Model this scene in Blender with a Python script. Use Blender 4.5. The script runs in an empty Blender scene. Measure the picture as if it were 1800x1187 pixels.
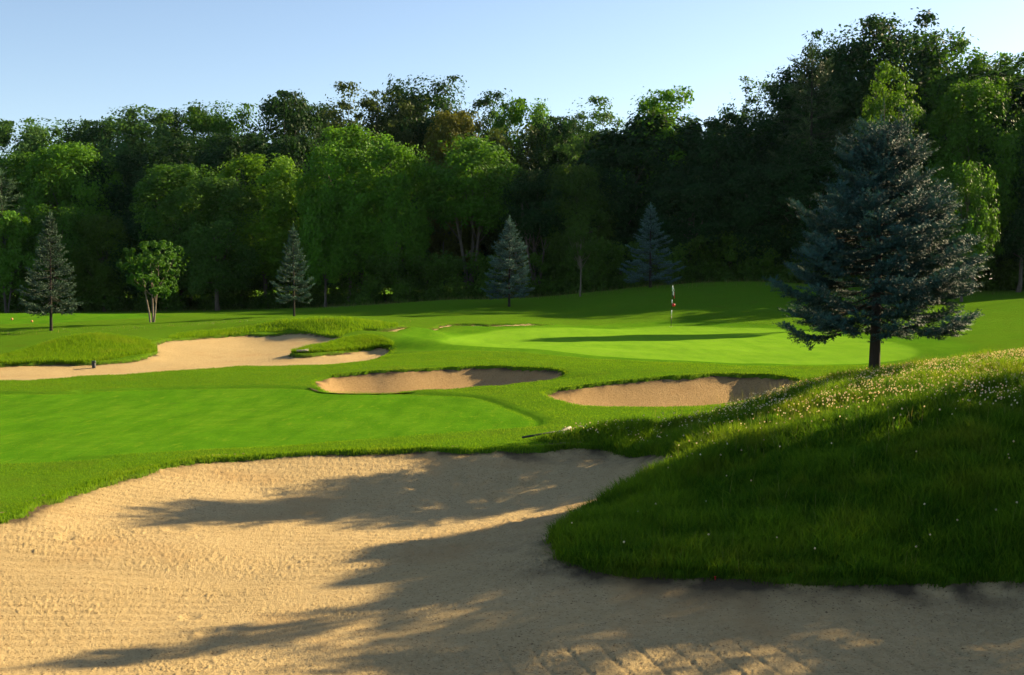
import bpy, math, random
import numpy as np
from mathutils import Vector

R = np.random.default_rng(11)
random.seed(4)
scene = bpy.context.scene
COL = scene.collection
rad = math.radians

# ------------------------------------------------------------------ camera
W0, H0, F0, HORZ, CAMZ = 1800.0, 1187.0, 2000.0, 492.0, 2.6
PITCH = math.atan((H0 / 2 - HORZ) / F0)
cd = bpy.data.cameras.new("camera")
cam = bpy.data.objects.new("camera", cd)
COL.objects.link(cam)
cam.location = (0, 0, CAMZ)
cam.rotation_euler = (math.pi / 2 - PITCH, 0, 0)
cd.sensor_width = 36.0
cd.lens = 36.0 * F0 / W0
cd.clip_start = 0.05
cd.clip_end = 6000
scene.camera = cam
cP, sP = math.cos(PITCH), math.sin(PITCH)


def ray(px, py):
    u = (px - W0 / 2) / F0
    v = (H0 / 2 - py) / F0
    d = np.array([u, cP + v * sP, -sP + v * cP])
    return d / d[1]          # per metre of Y


def at_d(px, py, d):
    r = ray(px, py)
    return np.array([r[0] * d, d, CAMZ + r[2] * d])


def at_z(px, py, z):
    r = ray(px, py)
    return at_d(px, py, (z - CAMZ) / r[2])


# ------------------------------------------------------------------ noise
_perm = R.random((512, 512))


def vnoise(x, y, seed=0):
    x = np.asarray(x, float) + seed * 37.31
    y = np.asarray(y, float) + seed * 91.77
    xi = np.floor(x).astype(int); yi = np.floor(y).astype(int)
    fx = x - xi; fy = y - yi
    fx = fx * fx * (3 - 2 * fx); fy = fy * fy * (3 - 2 * fy)
    a = _perm[xi & 511, yi & 511]; b = _perm[(xi + 1) & 511, yi & 511]
    c = _perm[xi & 511, (yi + 1) & 511]; d = _perm[(xi + 1) & 511, (yi + 1) & 511]
    return (a * (1 - fx) + b * fx) * (1 - fy) + (c * (1 - fx) + d * fx) * fy - 0.5


def fbm(x, y, seed=0, o=3):
    s = 0; a = 1.0
    for k in range(o):
        s = s + a * vnoise(x, y, seed + k); x = x * 2.03; y = y * 2.03; a *= 0.5
    return s


def sstep(a, b, x):
    t = np.clip((x - a) / (b - a), 0, 1)
    return t * t * (3 - 2 * t)


# ------------------------------------------------------------------ terrain: thin plate spline through surveyed points
Z = lambda px, py, z: tuple(at_z(px, py, z))
D = lambda px, py, d: tuple(at_d(px, py, d))
CP = [
    # bank the photographer stands on, ground round the near bunker
    (0, 0, .95), (-6, 0, .9), (6, 0, 1.0), (0, -4, 1.0), (-12, 2, .6), (12, 2, 1.4), (-20, -3, .8), (20, -3, 1.6),
    (0, 5.5, .35), (-5, 5.5, .3), (4, 5.3, .5), (0, 9, -.05), (-3, 9, -.05), (-2, 13, -.05), (-5, 11, -.05), (3.2, 9, -.06), (-1, 16, -.04),
    (-9, 14, .05), (-12, 9, .15),
    Z(0, 900, 0), Z(150, 850, 0), Z(350, 803, 0), Z(560, 790, 0), Z(850, 785, .02), Z(1050, 772, .05),
    # fairway
    Z(0, 690, -.05), Z(250, 682, -.05), Z(500, 683, -.05), Z(800, 690, -.02), Z(200, 740, -.05), Z(600, 730, -.05), Z(900, 720, 0), Z(930, 745, .03), (-18, 22, -.05), (-26, 30, -.05),
    # between fairway and far bunker
    Z(100, 668, 0), Z(300, 650, .05), Z(450, 645, .1), Z(560, 650, .12), Z(430, 665, .03), Z(520, 668, .03),
    Z(300, 625, .05), Z(450, 610, .15), Z(200, 645, 0),
    Z(300, 597, .35), Z(400, 588, .4), Z(500, 584, .45), Z(585, 588, .5),
    # left mound
    Z(20, 637, 0), Z(150, 636, 0), Z(270, 618, .1), D(170, 588, 41), D(100, 600, 40), D(30, 618, 38.5), D(240, 597, 42), (-16.8, 46, .25), (-22, 44, .1),
    D(0, 600, 48), D(90, 582, 52), D(0, 580, 55), D(262, 567, 58), D(300, 576, 52), D(400, 569, 52),
    D(0, 570, 58), D(100, 560, 64), D(100, 550, 70), D(250, 552, 69), D(0, 551.5, 70), D(380, 557, 64), (-38, 80, .1), (-26, 82, .1), (-55, 72, .3),
    (-35, 100, 0), (-20, 110, .2), (-60, 95, 0), (-60, 60, 0), (-45, 40, 0),
    # hump, tongue
    D(600, 560, 46), D(540, 563, 46.5), D(480, 566, 48), D(660, 567, 46.5), (-7.8, 52, .55), D(517, 556, 60), D(600, 580, 44.6),
    Z(505, 628, .05), Z(680, 617, .12), Z(560, 636, 0), D(640, 584, 43), D(700, 581, 44.5), D(760, 578, 46), D(640, 600, 41), D(560, 611, 39.6), D(720, 600, 40), D(760, 620, 36),
    D(670, 577, 48.5), D(800, 571, 54), D(900, 570, 55), D(800, 566, 57), D(950, 566, 57),
    D(700, 560, 62), D(900, 555, 64), D(1000, 558, 64),
    # back mounds
    D(640, 553, 68), D(700, 543, 72), D(800, 528, 76), D(900, 526, 77), D(1000, 522, 78), D(800, 540, 71), D(950, 545, 70), (0, 86, 1.1), (-8, 86, .8),
    D(1100, 510, 78), D(1200, 500, 80), D(1330, 496, 80), D(1420, 505, 78), D(1250, 520, 72), D(1350, 530, 68), D(1180, 545, 66), D(1400, 555, 64), D(1060, 552, 66), (18, 90, 2.3), (24, 86, 2.2),
    # green
    D(1000, 572, 58), D(1180, 573, 60), D(1380, 572, 58), Z(1000, 600, .2), Z(1200, 600, .2), Z(1400, 600, .22), Z(820, 600, .25), D(800, 590, 46), Z(1100, 628, .2), Z(1300, 632, .22), Z(1500, 636, .25), Z(1620, 625, .35), Z(1640, 610, .5), Z(1560, 590, .45), Z(1450, 580, .3),
    # right hillside
    D(1660, 595, 40), D(1800, 527, 62), D(1720, 536, 64), D(1650, 545, 63), D(1800, 560, 50), D(1800, 600, 35), (34, 75, 1.6), (28, 74, 1.2), (40, 60, 2), (30, 40, 1.5), (60, 90, 1.6),
    # middle bunker rim
    Z(560, 668, 0), Z(600, 658, .08), Z(700, 648, .18), Z(850, 643, .22), Z(960, 646, .22), Z(995, 655, .2), Z(850, 630, .24),
    Z(600, 686, -.03), Z(750, 686, -.02), Z(880, 676, .02), Z(980, 664, .1),
    # right bunker rim
    Z(960, 690, .05), Z(1050, 673, .15), Z(1200, 660, .25), Z(1330, 658, .27), Z(1400, 668, .25), Z(1000, 707, 0), Z(1100, 715, 0), Z(1200, 714, .02), Z(1300, 706, .05), Z(1400, 690, .15), Z(1150, 735, .1), Z(1000, 735, .05),
    # clover mound
    Z(970, 935, -.12), Z(1000, 880, -.12), Z(1060, 845, -.1), Z(1170, 792, -.02), Z(1000, 978, -.12), Z(1100, 995, -.12), Z(1400, 1008, -.12), Z(1800, 1012, -.12),
    D(1800, 900, 11.6), D(1800, 800, 13.0), D(1800, 712, 15.2), D(1800, 640, 18.5), D(1600, 900, 11.9), D(1600, 800, 13.3), D(1600, 712, 15.6), D(1600, 664, 18.5),
    D(1400, 900, 12.3), D(1400, 800, 14.1), D(1400, 732, 16.5), D(1400, 708, 18.3), D(1200, 900, 13.0), D(1200, 820, 14.8), D(1200, 770, 17), D(1200, 748, 19), D(1100, 850, 14.3), D(1100, 800, 16.5), D(1500, 681, 18.4), D(1700, 652, 18.5),
    (9.5, 22, 1.0), (6.5, 22, .65), (6.2, 19.6, .85), (4.5, 21.5, .3), (12, 19, 1.6), (15, 14, 1.9), (10, 11, 1.3), (8, 8, .8), (12, 7, 1.3), (7, 10, .75), (4.6, 8, .05),
    (-60, 140, 0), (0, 140, 1), (60, 140, 1.5), (-90, 100, 0), (90, 80, 2), (-40, 15, .2), (40, 20, 2),
]
CP = np.array(CP, float)


def warp(x, y):
    yy = np.maximum(np.asarray(y, float), -5) + 8.0
    return np.stack([np.asarray(x, float) / yy * 3.0, np.log(yy) * 3.0], -1)


CW = warp(CP[:, 0], CP[:, 1])


def _k(r2):
    return 0.5 * r2 * np.log(r2 + 1e-12)


_n = len(CP)
_A = np.zeros((_n + 3, _n + 3))
_A[:_n, :_n] = _k(((CW[:, None] - CW[None]) ** 2).sum(-1)) + np.eye(_n) * 0.0012
_A[:_n, _n] = 1; _A[:_n, _n + 1:] = CW; _A[_n, :_n] = 1; _A[_n + 1:, :_n] = CW.T
_w = np.linalg.solve(_A, np.concatenate([CP[:, 2], np.zeros(3)]))


def base_h(x, y):
    x = np.asarray(x, float); y = np.asarray(y, float)
    sh = np.broadcast(x, y).shape
    q = warp(np.broadcast_to(x, sh).ravel(), np.broadcast_to(y, sh).ravel())
    out = np.empty(len(q))
    for i in range(0, len(q), 40000):
        c = q[i:i + 40000]
        r2 = (c[:, None, 0] - CW[None, :, 0]) ** 2 + (c[:, None, 1] - CW[None, :, 1]) ** 2
        out[i:i + 40000] = _k(r2) @ _w[:_n] + _w[_n] + c @ _w[_n + 1:]
    return out.reshape(sh)


def hit(px, py, d0=6.0, d1=130.0):
    r = ray(px, py)
    d = np.exp(np.linspace(math.log(d0), math.log(d1), 900))
    h = base_h(r[0] * d, d) - (CAMZ + r[2] * d)
    i = np.argmax(h > 0)
    if not (h > 0).any():
        return at_z(px, py, 0) if r[2] < 0 else at_d(px, py, d1)
    if i > 0:
        t = h[i - 1] / (h[i - 1] - h[i]); dd = d[i - 1] + t * (d[i] - d[i - 1])
    else:
        dd = d[0]
    return np.array([r[0] * dd, dd, CAMZ + r[2] * dd])


def spline(pts, n=8):
    p = np.array(pts, float); m = len(p); out = []
    for i in range(m):
        a, b, c, d = p[i - 1], p[i], p[(i + 1) % m], p[(i + 2) % m]
        for t in np.linspace(0, 1, n, endpoint=False):
            out.append(0.5 * ((2 * b) + (c - a) * t + (2 * a - 5 * b + 4 * c - d) * t * t + (3 * b - a - 3 * c + d) * t ** 3))
    return np.array(out)


def outline(px=(), n=8):
    """pixel pairs are dropped onto the terrain; triples ('w', x, y) are metres"""
    pts = []
    for p in px:
        pts.append((p[1], p[2]) if p[0] == 'w' else tuple(hit(p[0], p[1])[:2]))
    return spline(pts, n)


def sdist(x, y, poly, margin=3.0):
    """signed distance, positive inside; -margin beyond the margin"""
    x = np.asarray(x, float); sh = x.shape
    x = x.ravel(); y = np.asarray(y, float).ravel()
    margin = float(margin)
    out = np.full(x.shape, -margin)
    lo = poly.min(0) - margin; hi = poly.max(0) + margin
    idx = np.nonzero((x > lo[0]) & (x < hi[0]) & (y > lo[1]) & (y < hi[1]))[0]
    A = poly; B = np.roll(poly, -1, 0); E = B - A; L2 = (E ** 2).sum(1) + 1e-12
    for i in range(0, len(idx), 30000):
        k = idx[i:i + 30000]
        qx = x[k][:, None]; qy = y[k][:, None]
        t = np.clip(((qx - A[:, 0]) * E[:, 0] + (qy - A[:, 1]) * E[:, 1]) / L2, 0, 1)
        d2 = (qx - A[:, 0] - t * E[:, 0]) ** 2 + (qy - A[:, 1] - t * E[:, 1]) ** 2
        d = np.sqrt(d2.min(1))
        cr = ((A[:, 1] > qy) != (B[:, 1] > qy)) & (qx < E[:, 0] * (qy - A[:, 1]) / (E[:, 1] + 1e-12) + A[:, 0])
        ins = cr.sum(1) % 2 == 1
        out[k] = np.where(ins, d, -d)
    return np.maximum(out, -margin).reshape(sh)


# ------------------------------------------------------------------ outlines
BUNKERS = {
    'near': dict(poly=outline([('w', -7.6, 10.6), (0, 908), (60, 888), (150, 854), (250, 828), (350, 809), (450, 801), (560, 796), (700, 792), (850, 789), (950, 786), (1060, 786), (1150, 789), (1186, 800),
                               (1150, 833), (1078, 866), (1018, 900), (975, 938), (978, 966), (1020, 985), (1100, 997), (1250, 1005), (1400, 1010), (1600, 1014), (1800, 1014),
                               ('w', 5.3, 9.6), ('w', 5.0, 7.8), ('w', 3.6, 6.2), ('w', 0, 5.6), ('w', -4, 5.6), ('w', -7.2, 7.2)]), lip=.07, depth=.30, k=1.3, blur=.10),
    'far_left': dict(poly=outline([('w', -19, 33), (0, 641), (80, 637), (160, 636), (230, 631), (272, 622), (275, 611), (262, 603), (300, 596), (360, 591), (430, 587), (500, 585), (550, 586), (592, 591), (575, 602), (540, 612), (508, 622), (540, 624), (600, 619), (640, 614), (682, 614),
                                   (664, 629), (600, 638), (520, 642), (430, 644), (340, 650), (250, 655), (150, 660), (0, 668), ('w', -19, 30)]), lip=.10, depth=.16, k=1.0, blur=.14),
    'middle': dict(poly=outline([(557, 672), (580, 662), (640, 654), (700, 650), (780, 645), (850, 643), (920, 645), (970, 648), (992, 656), (975, 664), (930, 671), (860, 676), (790, 681), (700, 686), (630, 688), (575, 684)]), lip=.09, depth=.75, k=1.0, blur=.10),
    'right': dict(poly=outline([(956, 688), (1000, 680), (1060, 672), (1130, 666), (1200, 661), (1280, 657), (1340, 657), (1390, 663), (1405, 673), (1380, 688), (1320, 703), (1250, 712), (1180, 716), (1100, 716), (1030, 712), (985, 702)]), lip=.10, depth=.85, k=1.0, blur=.10),
    'behind_green': dict(poly=outline([(640, 579), (700, 574), (780, 571), (860, 569.5), (930, 568.5), (965, 569), (930, 571), (860, 573), (780, 575), (710, 578), (660, 581)]), lip=.10, depth=.15, k=.8, blur=.25),
}
FAIRWAY = outline([('w', -30, 27), (0, 690), (150, 686), (300, 682), (480, 680), (600, 683), (720, 688), (830, 695), (900, 714), (946, 742), (850, 753), (700, 766), (550, 777), (350, 789), (150, 799), (0, 808), ('w', -22, 15)])
GREEN = outline([(772, 598), (800, 588), (880, 578), (1000, 574), (1180, 571), (1380, 576), (1480, 588), (1560, 597), (1615, 610), (1605, 626), (1500, 636), (1350, 636), (1200, 632), (1050, 622), (950, 612), (850, 607)])
TEE = outline([('w', -60, 69), (0, 551.5), (170, 549.5), (255, 552), (300, 556), (200, 562), (80, 567), (0, 569), ('w', -60, 56)])
# coarse uncut grass: weight 1 inside
MOUND = outline([(972, 948), (1016, 896), (1080, 860), (1186, 799), (1060, 783), (950, 776), (985, 764), (1100, 752), ('w', 3.4, 19.6), ('w', 6.0, 21.0), ('w', 11, 21), ('w', 15, 14), ('w', 13, 7), ('w', 6.2, 6.5), ('w', 5.2, 10), (1800, 1012), (1600, 1012), (1400, 1008), (1250, 1003), (1100, 995), (1000, 978)])
TALL = [MOUND,
        outline([(0, 640), (150, 636), (270, 620), (272, 605), (240, 596), (170, 588), (110, 596), (50, 615), (0, 628)]),
        outline([(450, 572), (520, 563), (600, 559), (660, 566), (700, 573), (640, 580), (592, 590), (540, 586), (480, 584), (400, 588), (300, 595), (330, 586)]),
        outline([(512, 621), (560, 609), (600, 599), (640, 592), (680, 600), (690, 609), (640, 614), (560, 621)])]


def bunker_terms(x, y):
    """(drop of the turf sheet, soil mask, nearest signed distance)"""
    drop = np.zeros(np.shape(x)); soil = np.zeros(np.shape(x)); near = np.full(np.shape(x), -9.0)
    for b in BUNKERS.values():
        sd = sdist(x, y, b['poly'], 2.0)
        # ragged turf edge
        w = fbm(np.asarray(x) * 3.1, np.asarray(y) * 3.1, 5, 3) * b['blur'] * .9 + fbm(np.asarray(x) * 1.1, np.asarray(y) * 1.1, 6, 2) * b['blur'] * .8
        s2 = sd + w
        drop = np.maximum(drop, sstep(-b['blur'] * .35, b['blur'], s2) * (b['lip'] + b['depth'] + .15))
        soil = np.maximum(soil, sstep(-b['blur'] * .28, b['blur'] * .12, s2))
        near = np.maximum(near, sd)
    return drop, soil, near


def detail(x, y, fair, tall):
    a = fbm(x * .45, y * .45, 3, 3) * .05 + fbm(x * 1.6, y * 1.6, 8, 3) * .022 * (1 - fair) + fbm(x * 5, y * 5, 9, 2) * .02 * tall
    return a


def zones(x, y):
    f = np.maximum(sstep(-.40, .25, sdist(x, y, FAIRWAY)), sstep(-.3, .3, sdist(x, y, TEE)))
    gs = sdist(x, y, GREEN)
    g = sstep(-.25, .25, gs); f = np.maximum(f, sstep(-2.0, -1.2, gs) * .75)
    t = np.zeros(np.shape(x))
    for p in TALL:
        t = np.maximum(t, sstep(-.5, .4, sdist(x, y, p)))
    # meadow strip below the wood and the dry strip round the left trees
    t = np.maximum(t, sstep(74, 80, y) * sstep(-18, -10, x))
    t = np.maximum(t, sstep(91, 95, y))
    t = np.maximum(t, np.exp(-((y - 52.5 - (x + 18) * .28) / 2.2) ** 2) * sstep(-5, -9, x))
    return f, g, t


def turf_h(x, y):
    f, g, t = zones(x, y)
    h = base_h(x, y) + detail(x, y, np.maximum(f, g), t) - .045 * f - .03 * g
    drop, soil, near = bunker_terms(x, y)
    return h, f, g, t, drop, soil, near


def ground_z(x, y):
    return float(turf_h(np.array([x]), np.array([y]))[0][0])


# ------------------------------------------------------------------ mesh helpers
def mesh_np(name, verts, quads=None, tris=None, mat=None, parent=None, smooth=False, attrs=None, link=True):
    me = bpy.data.meshes.new(name)
    verts = np.asarray(verts, np.float32)
    nq = 0 if quads is None else len(quads); nt = 0 if tris is None else len(tris)
    me.vertices.add(len(verts)); me.vertices.foreach_set('co', verts.ravel())
    loops = []
    if nq: loops.append(np.asarray(quads, np.int32).ravel())
    if nt: loops.append(np.asarray(tris, np.int32).ravel())
    loops = np.concatenate(loops)
    me.loops.add(len(loops)); me.loops.foreach_set('vertex_index', loops)
    me.polygons.add(nq + nt)
    st = np.concatenate([np.arange(nq) * 4, nq * 4 + np.arange(nt) * 3]).astype(np.int32)
    me.polygons.foreach_set('loop_start', st)
    if smooth: me.polygons.foreach_set('use_smooth', np.ones(nq + nt, bool))
    for k, v in (attrs or {}).items():
        v = np.asarray(v, np.float32)
        if v.ndim == 1:
            a = me.attributes.new(k, 'FLOAT', 'POINT'); a.data.foreach_set('value', v)
        else:
            a = me.attributes.new(k, 'FLOAT_VECTOR', 'POINT'); a.data.foreach_set('vector', v.ravel())
    me.update(calc_edges=True)
    if mat: me.materials.append(mat)
    if not link: return me
    o = bpy.data.objects.new(name, me); COL.objects.link(o)
    if parent: o.parent = parent
    return o


def link_mesh(name, me, parent=None):
    o = bpy.data.objects.new(name, me); COL.objects.link(o)
    if parent: o.parent = parent
    return o


def tag(o, label, cat=None, group=None, kind=None):
    o['label'] = label
    if cat: o['category'] = cat
    if group: o['group'] = group
    if kind: o['kind'] = kind
    return o


def empty(name, loc, rz=0, sc=(1, 1, 1)):
    o = bpy.data.objects.new(name, None); COL.objects.link(o)
    o.location = loc; o.rotation_euler = (0, 0, rz); o.scale = sc
    o.empty_display_size = .3
    return o


class MB:
    def __init__(s): s.v = []; s.q = []; s.t = []; s.n = 0; s.a = []
    def add(s, v, q=None, t=None, a=0.0):
        v = np.asarray(v, float).reshape(-1, 3)
        if q is not None and len(q): s.q.append(np.asarray(q, int).reshape(-1, 4) + s.n)
        if t is not None and len(t): s.t.append(np.asarray(t, int).reshape(-1, 3) + s.n)
        s.v.append(v); s.n += len(v)
        s.a.append(np.broadcast_to(np.asarray(a, float), (len(v),)))
    def mesh(s, name, mat, parent=None, smooth=False, link=True, attr=None):
        return mesh_np(name, np.concatenate(s.v), np.concatenate(s.q) if s.q else None, np.concatenate(s.t) if s.t else None, mat, parent, smooth,
                       {attr: np.concatenate(s.a)} if attr else None, link)
    def tube(s, pts, rads, n=6, a=0.0):
        pts = np.asarray(pts, float); m = len(pts)
        tan = np.gradient(pts, axis=0); tan /= np.linalg.norm(tan, axis=1)[:, None] + 1e-9
        up = np.array([0, 0, 1.0]) if abs(tan[0][2]) < .8 else np.array([1.0, 0, 0])
        u = np.cross(tan, up); u /= np.linalg.norm(u, axis=1)[:, None] + 1e-9
        w = np.cross(tan, u)
        th = np.linspace(0, 2 * math.pi, n, endpoint=False)
        rr = np.asarray(rads, float)[:, None, None]
        v = pts[:, None] + rr * (np.cos(th)[None, :, None] * u[:, None] + np.sin(th)[None, :, None] * w[:, None])
        i = np.arange(m - 1)[:, None] * n; j = np.arange(n)[None]; j2 = (j + 1) % n
        q = np.stack([i + j, i + j2, i + n + j2, i + n + j], -1).reshape(-1, 4)
        vv = np.concatenate([v.reshape(-1, 3), pts[:1], pts[-1:]])
        t = [[m * n, (k + 1) % n, k] for k in range(n)] + [[m * n + 1, (m - 1) * n + k, (m - 1) * n + (k + 1) % n] for k in range(n)]
        s.add(vv, q, t, a)


# ------------------------------------------------------------------ materials
def new_mat(name):
    m = bpy.data.materials.new(name); m.use_nodes = True
    nt = m.node_tree; nt.nodes.clear()
    out = nt.nodes.new('ShaderNodeOutputMaterial')
    return m, nt, out


def nd(nt, typ, **kw):
    n = nt.nodes.new(typ)
    for k, v in kw.items():
        if k.startswith('i_'):
            n.inputs[k[2:].replace('_', ' ')].default_value = v
        else:
            setattr(n, k, v)
    return n


def mixc(nt, fac, a, b, blend='MIX'):
    n = nt.nodes.new('ShaderNodeMix'); n.data_type = 'RGBA'; n.blend_type = blend
    L = nt.links
    for sock, v in ((n.inputs[0], fac), (n.inputs[6], a), (n.inputs[7], b)):
        if isinstance(v, (int, float)): sock.default_value = v
        elif isinstance(v, tuple): sock.default_value = (*v, 1)
        else: L.new(v, sock)
    return n.outputs[2]


def noise(nt, vec, scale, detail=4, rough=.6, lo=0.3, hi=0.7):
    n = nd(nt, 'ShaderNodeTexNoise'); n.inputs['Scale'].default_value = scale; n.inputs['Detail'].default_value = detail; n.inputs['Roughness'].default_value = rough
    if vec is not None: nt.links.new(vec, n.inputs['Vector'])
    m = nd(nt, 'ShaderNodeMapRange'); m.inputs['From Min'].default_value = lo; m.inputs['From Max'].default_value = hi
    nt.links.new(n.outputs['Fac'], m.inputs['Value'])
    return m.outputs['Result']


def attr(nt, name):
    a = nd(nt, 'ShaderNodeAttribute'); a.attribute_name = name
    return a


def mapping(nt, vec, scale, rot=(0, 0, 0)):
    m = nd(nt, 'ShaderNodeMapping'); m.inputs['Scale'].default_value = scale; m.inputs['Rotation'].default_value = rot
    nt.links.new(vec, m.inputs['Vector']); return m.outputs['Vector']


def turf_material():
    m, nt, out = new_mat('turf')
    L = nt.links
    pos = nd(nt, 'ShaderNodeNewGeometry').outputs['Position']
    zone = attr(nt, 'zone'); sep = nd(nt, 'ShaderNodeSeparateXYZ'); L.new(zone.outputs['Vector'], sep.inputs[0])
    fair, green, tall = sep.outputs
    soil = attr(nt, 'soil').outputs['Fac']
    n1 = noise(nt, pos, .5, 5, .6); n2 = noise(nt, pos, 3.5, 5, .65); n3 = noise(nt, pos, 22, 4, .7)
    stretch = noise(nt, mapping(nt, pos, (.5, 4, 1)), 3, 4, .6)
    rough = mixc(nt, n2, (.072, .178, .009), (.104, .218, .011))
    rough = mixc(nt, n1, rough, (.102, .202, .011))
    dry = mixc(nt, n3, (.078, .155, .008), (.125, .175, .016))
    rough = mixc(nt, noise(nt, pos, 1.1, 5, .7, .52, .75), rough, dry)
    rough = mixc(nt, noise(nt, pos, 30, 3, .7, .35, .6), mixc(nt, .45, rough, (.03, .075, .005)), rough)
    fw = mixc(nt, n2, (.062, .182, .007), (.092, .225, .010))
    fw = mixc(nt, noise(nt, mapping(nt, pos, (1, .6, 1)), .45, 4, .6, .40, .62), fw, (.112, .225, .013))
    fw = mixc(nt, noise(nt, mapping(nt, pos, (.8, .5, 1)), .8, 4, .6, .50, .68), fw, (.052, .158, .006))
    fw = mixc(nt, stretch, fw, (.062, .170, .006))
    fw = mixc(nt, noise(nt, mapping(nt, pos, (1, 2.5, 1)), 1.6, 5, .75, .5, .8), fw, (.060, .150, .008))
    fw = mixc(nt, noise(nt, mapping(nt, pos, (2.2, .45, 1)), 1.0, 6, .7, .42, .70), fw, (.046, .138, .006))
    fw = mixc(nt, noise(nt, mapping(nt, pos, (5, 1.0, 1)), 1.3, 6, .75, .55, .72), fw, (.125, .215, .012))
    fleck = noise(nt, mapping(nt, pos, (.6, 1.6, 1)), 2.3, 5, .7, .66, .74)
    fw = mixc(nt, fleck, fw, (.065, .10, .014))
    # putting surface, mown in rings
    gr = mixc(nt, noise(nt, pos, .3, 3, .5), (.140, .282, .018), (.165, .302, .022))
    gr = mixc(nt, noise(nt, pos, 2.0, 4, .6, .35, .8), gr, (.150, .310, .014))
    gr = mixc(nt, noise(nt, mapping(nt, pos, (1.6, .3, 1)), 1.0, 6, .7, .45, .75), gr, (.108, .240, .014))
    ring = attr(nt, 'ring').outputs['Fac']
    gr = mixc(nt, ring, gr, (.095, .225, .009))
    c = mixc(nt, fair, rough, fw)
    c = mixc(nt, green, c, gr)
    sl = mixc(nt, n3, (.035, .022, .012), (.075, .05, .028))
    c = mixc(nt, soil, c, sl)
    b = nd(nt, 'ShaderNodeBump'); b.inputs['Distance'].default_value = .05
    hs = nd(nt, 'ShaderNodeMath', operation='ADD'); L.new(n3, hs.inputs[0])
    n4 = noise(nt, pos, 70, 3, .7); L.new(n4, hs.inputs[1])
    st = nd(nt, 'ShaderNodeMapRange'); st.inputs['To Min'].default_value = .55; st.inputs['To Max'].default_value = .12
    mx = nd(nt, 'ShaderNodeMath', operation='MAXIMUM'); L.new(fair, mx.inputs[0]); L.new(green, mx.inputs[1]); L.new(mx.outputs[0], st.inputs['Value'])
    L.new(st.outputs['Result'], b.inputs['Strength']); L.new(hs.outputs[0], b.inputs['Height'])
    p = nd(nt, 'ShaderNodeBsdfPrincipled'); p.inputs['Roughness'].default_value = 1.0; p.inputs['Specular IOR Level'].default_value = 0.0
    L.new(c, p.inputs['Base Color']); L.new(b.outputs['Normal'], p.inputs['Normal'])
    L.new(p.outputs[0], out.inputs['Surface'])
    return m


def sand_material(fine, tone=1.0):
    m, nt, out = new_mat('bunker_sand'); L = nt.links
    pos = nd(nt, 'ShaderNodeNewGeometry').outputs['Position']
    n1 = noise(nt, pos, .9, 5, .6); n2 = noise(nt, pos, 14, 5, .7); n3 = noise(nt, pos, 60, 4, .7)
    c = mixc(nt, n1, (.475, .345, .162), (.545, .405, .205))
    c = mixc(nt, n2, c, (.43, .30, .135))
    c = mixc(nt, noise(nt, pos, 38, 3, .6, .58, .68), c, (.17, .105, .05))
    c = mixc(nt, noise(nt, pos, .55, 4, .6, .55, .75), c, (.41, .26, .11))
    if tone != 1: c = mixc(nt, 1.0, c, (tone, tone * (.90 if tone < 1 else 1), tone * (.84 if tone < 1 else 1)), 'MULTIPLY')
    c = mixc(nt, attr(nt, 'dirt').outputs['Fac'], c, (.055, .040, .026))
    b = nd(nt, 'ShaderNodeBump'); b.inputs['Distance'].default_value = .012 if fine else .03; b.inputs['Strength'].default_value = .8
    hs = nd(nt, 'ShaderNodeMath', operation='ADD'); L.new(n2, hs.inputs[0]); L.new(n3, hs.inputs[1]); L.new(hs.outputs[0], b.inputs['Height'])
    p = nd(nt, 'ShaderNodeBsdfPrincipled'); p.inputs['Roughness'].default_value = .95; p.inputs['Specular IOR Level'].default_value = .1
    L.new(c, p.inputs['Base Color']); L.new(b.outputs['Normal'], p.inputs['Normal']); L.new(p.outputs[0], out.inputs['Surface'])
    return m


def leafy_material(name, ca, cb, trans=.45, use_object=False, rough=.5, spec=.3, cc=None):
    """leaf or blade: colour between ca and cb by the 'tint' attribute, light passing through"""
    m, nt, out = new_mat(name); L = nt.links
    tint = attr(nt, 'tint').outputs['Fac']
    c = mixc(nt, tint, ca, cb)
    if cc:
        pos = nd(nt, 'ShaderNodeNewGeometry').outputs['Position']
        c = mixc(nt, noise(nt, pos, .8, 4, .6, .5, .75), c, cc)
    if use_object:
        oi = nd(nt, 'ShaderNodeObjectInfo'); c = mixc(nt, 1.0, c, oi.outputs['Color'], 'MULTIPLY')
    p = nd(nt, 'ShaderNodeBsdfPrincipled'); p.inputs['Roughness'].default_value = rough; p.inputs['Specular IOR Level'].default_value = spec
    t = nd(nt, 'ShaderNodeBsdfTranslucent')
    L.new(c, p.inputs['Base Color'])
    ct = mixc(nt, 1.0, c, (1.55, 1.35, .70), 'MULTIPLY'); L.new(ct, t.inputs['Color'])
    mx = nd(nt, 'ShaderNodeMixShader'); mx.inputs[0].default_value = trans
    L.new(p.outputs[0], mx.inputs[1]); L.new(t.outputs[0], mx.inputs[2]); L.new(mx.outputs[0], out.inputs['Surface'])
    return m


def plain(name, c, rough=.6, c2=None, scale=20, bump=0):
    m, nt, out = new_mat(name); L = nt.links
    p = nd(nt, 'ShaderNodeBsdfPrincipled'); p.inputs['Roughness'].default_value = rough; p.inputs['Specular IOR Level'].default_value = .3
    pos = nd(nt, 'ShaderNodeTexCoord').outputs['Object']
    n = noise(nt, mapping(nt, pos, (1, 1, .25)), scale, 5, .65)
    L.new(mixc(nt, n, c, c2 or tuple(v * .8 for v in c)), p.inputs['Base Color'])
    if bump:
        b = nd(nt, 'ShaderNodeBump'); b.inputs['Strength'].default_value = .9; b.inputs['Distance'].default_value = bump
        L.new(n, b.inputs['Height']); L.new(b.outputs['Normal'], p.inputs['Normal'])
    L.new(p.outputs[0], out.inputs['Surface'])
    return m


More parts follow.
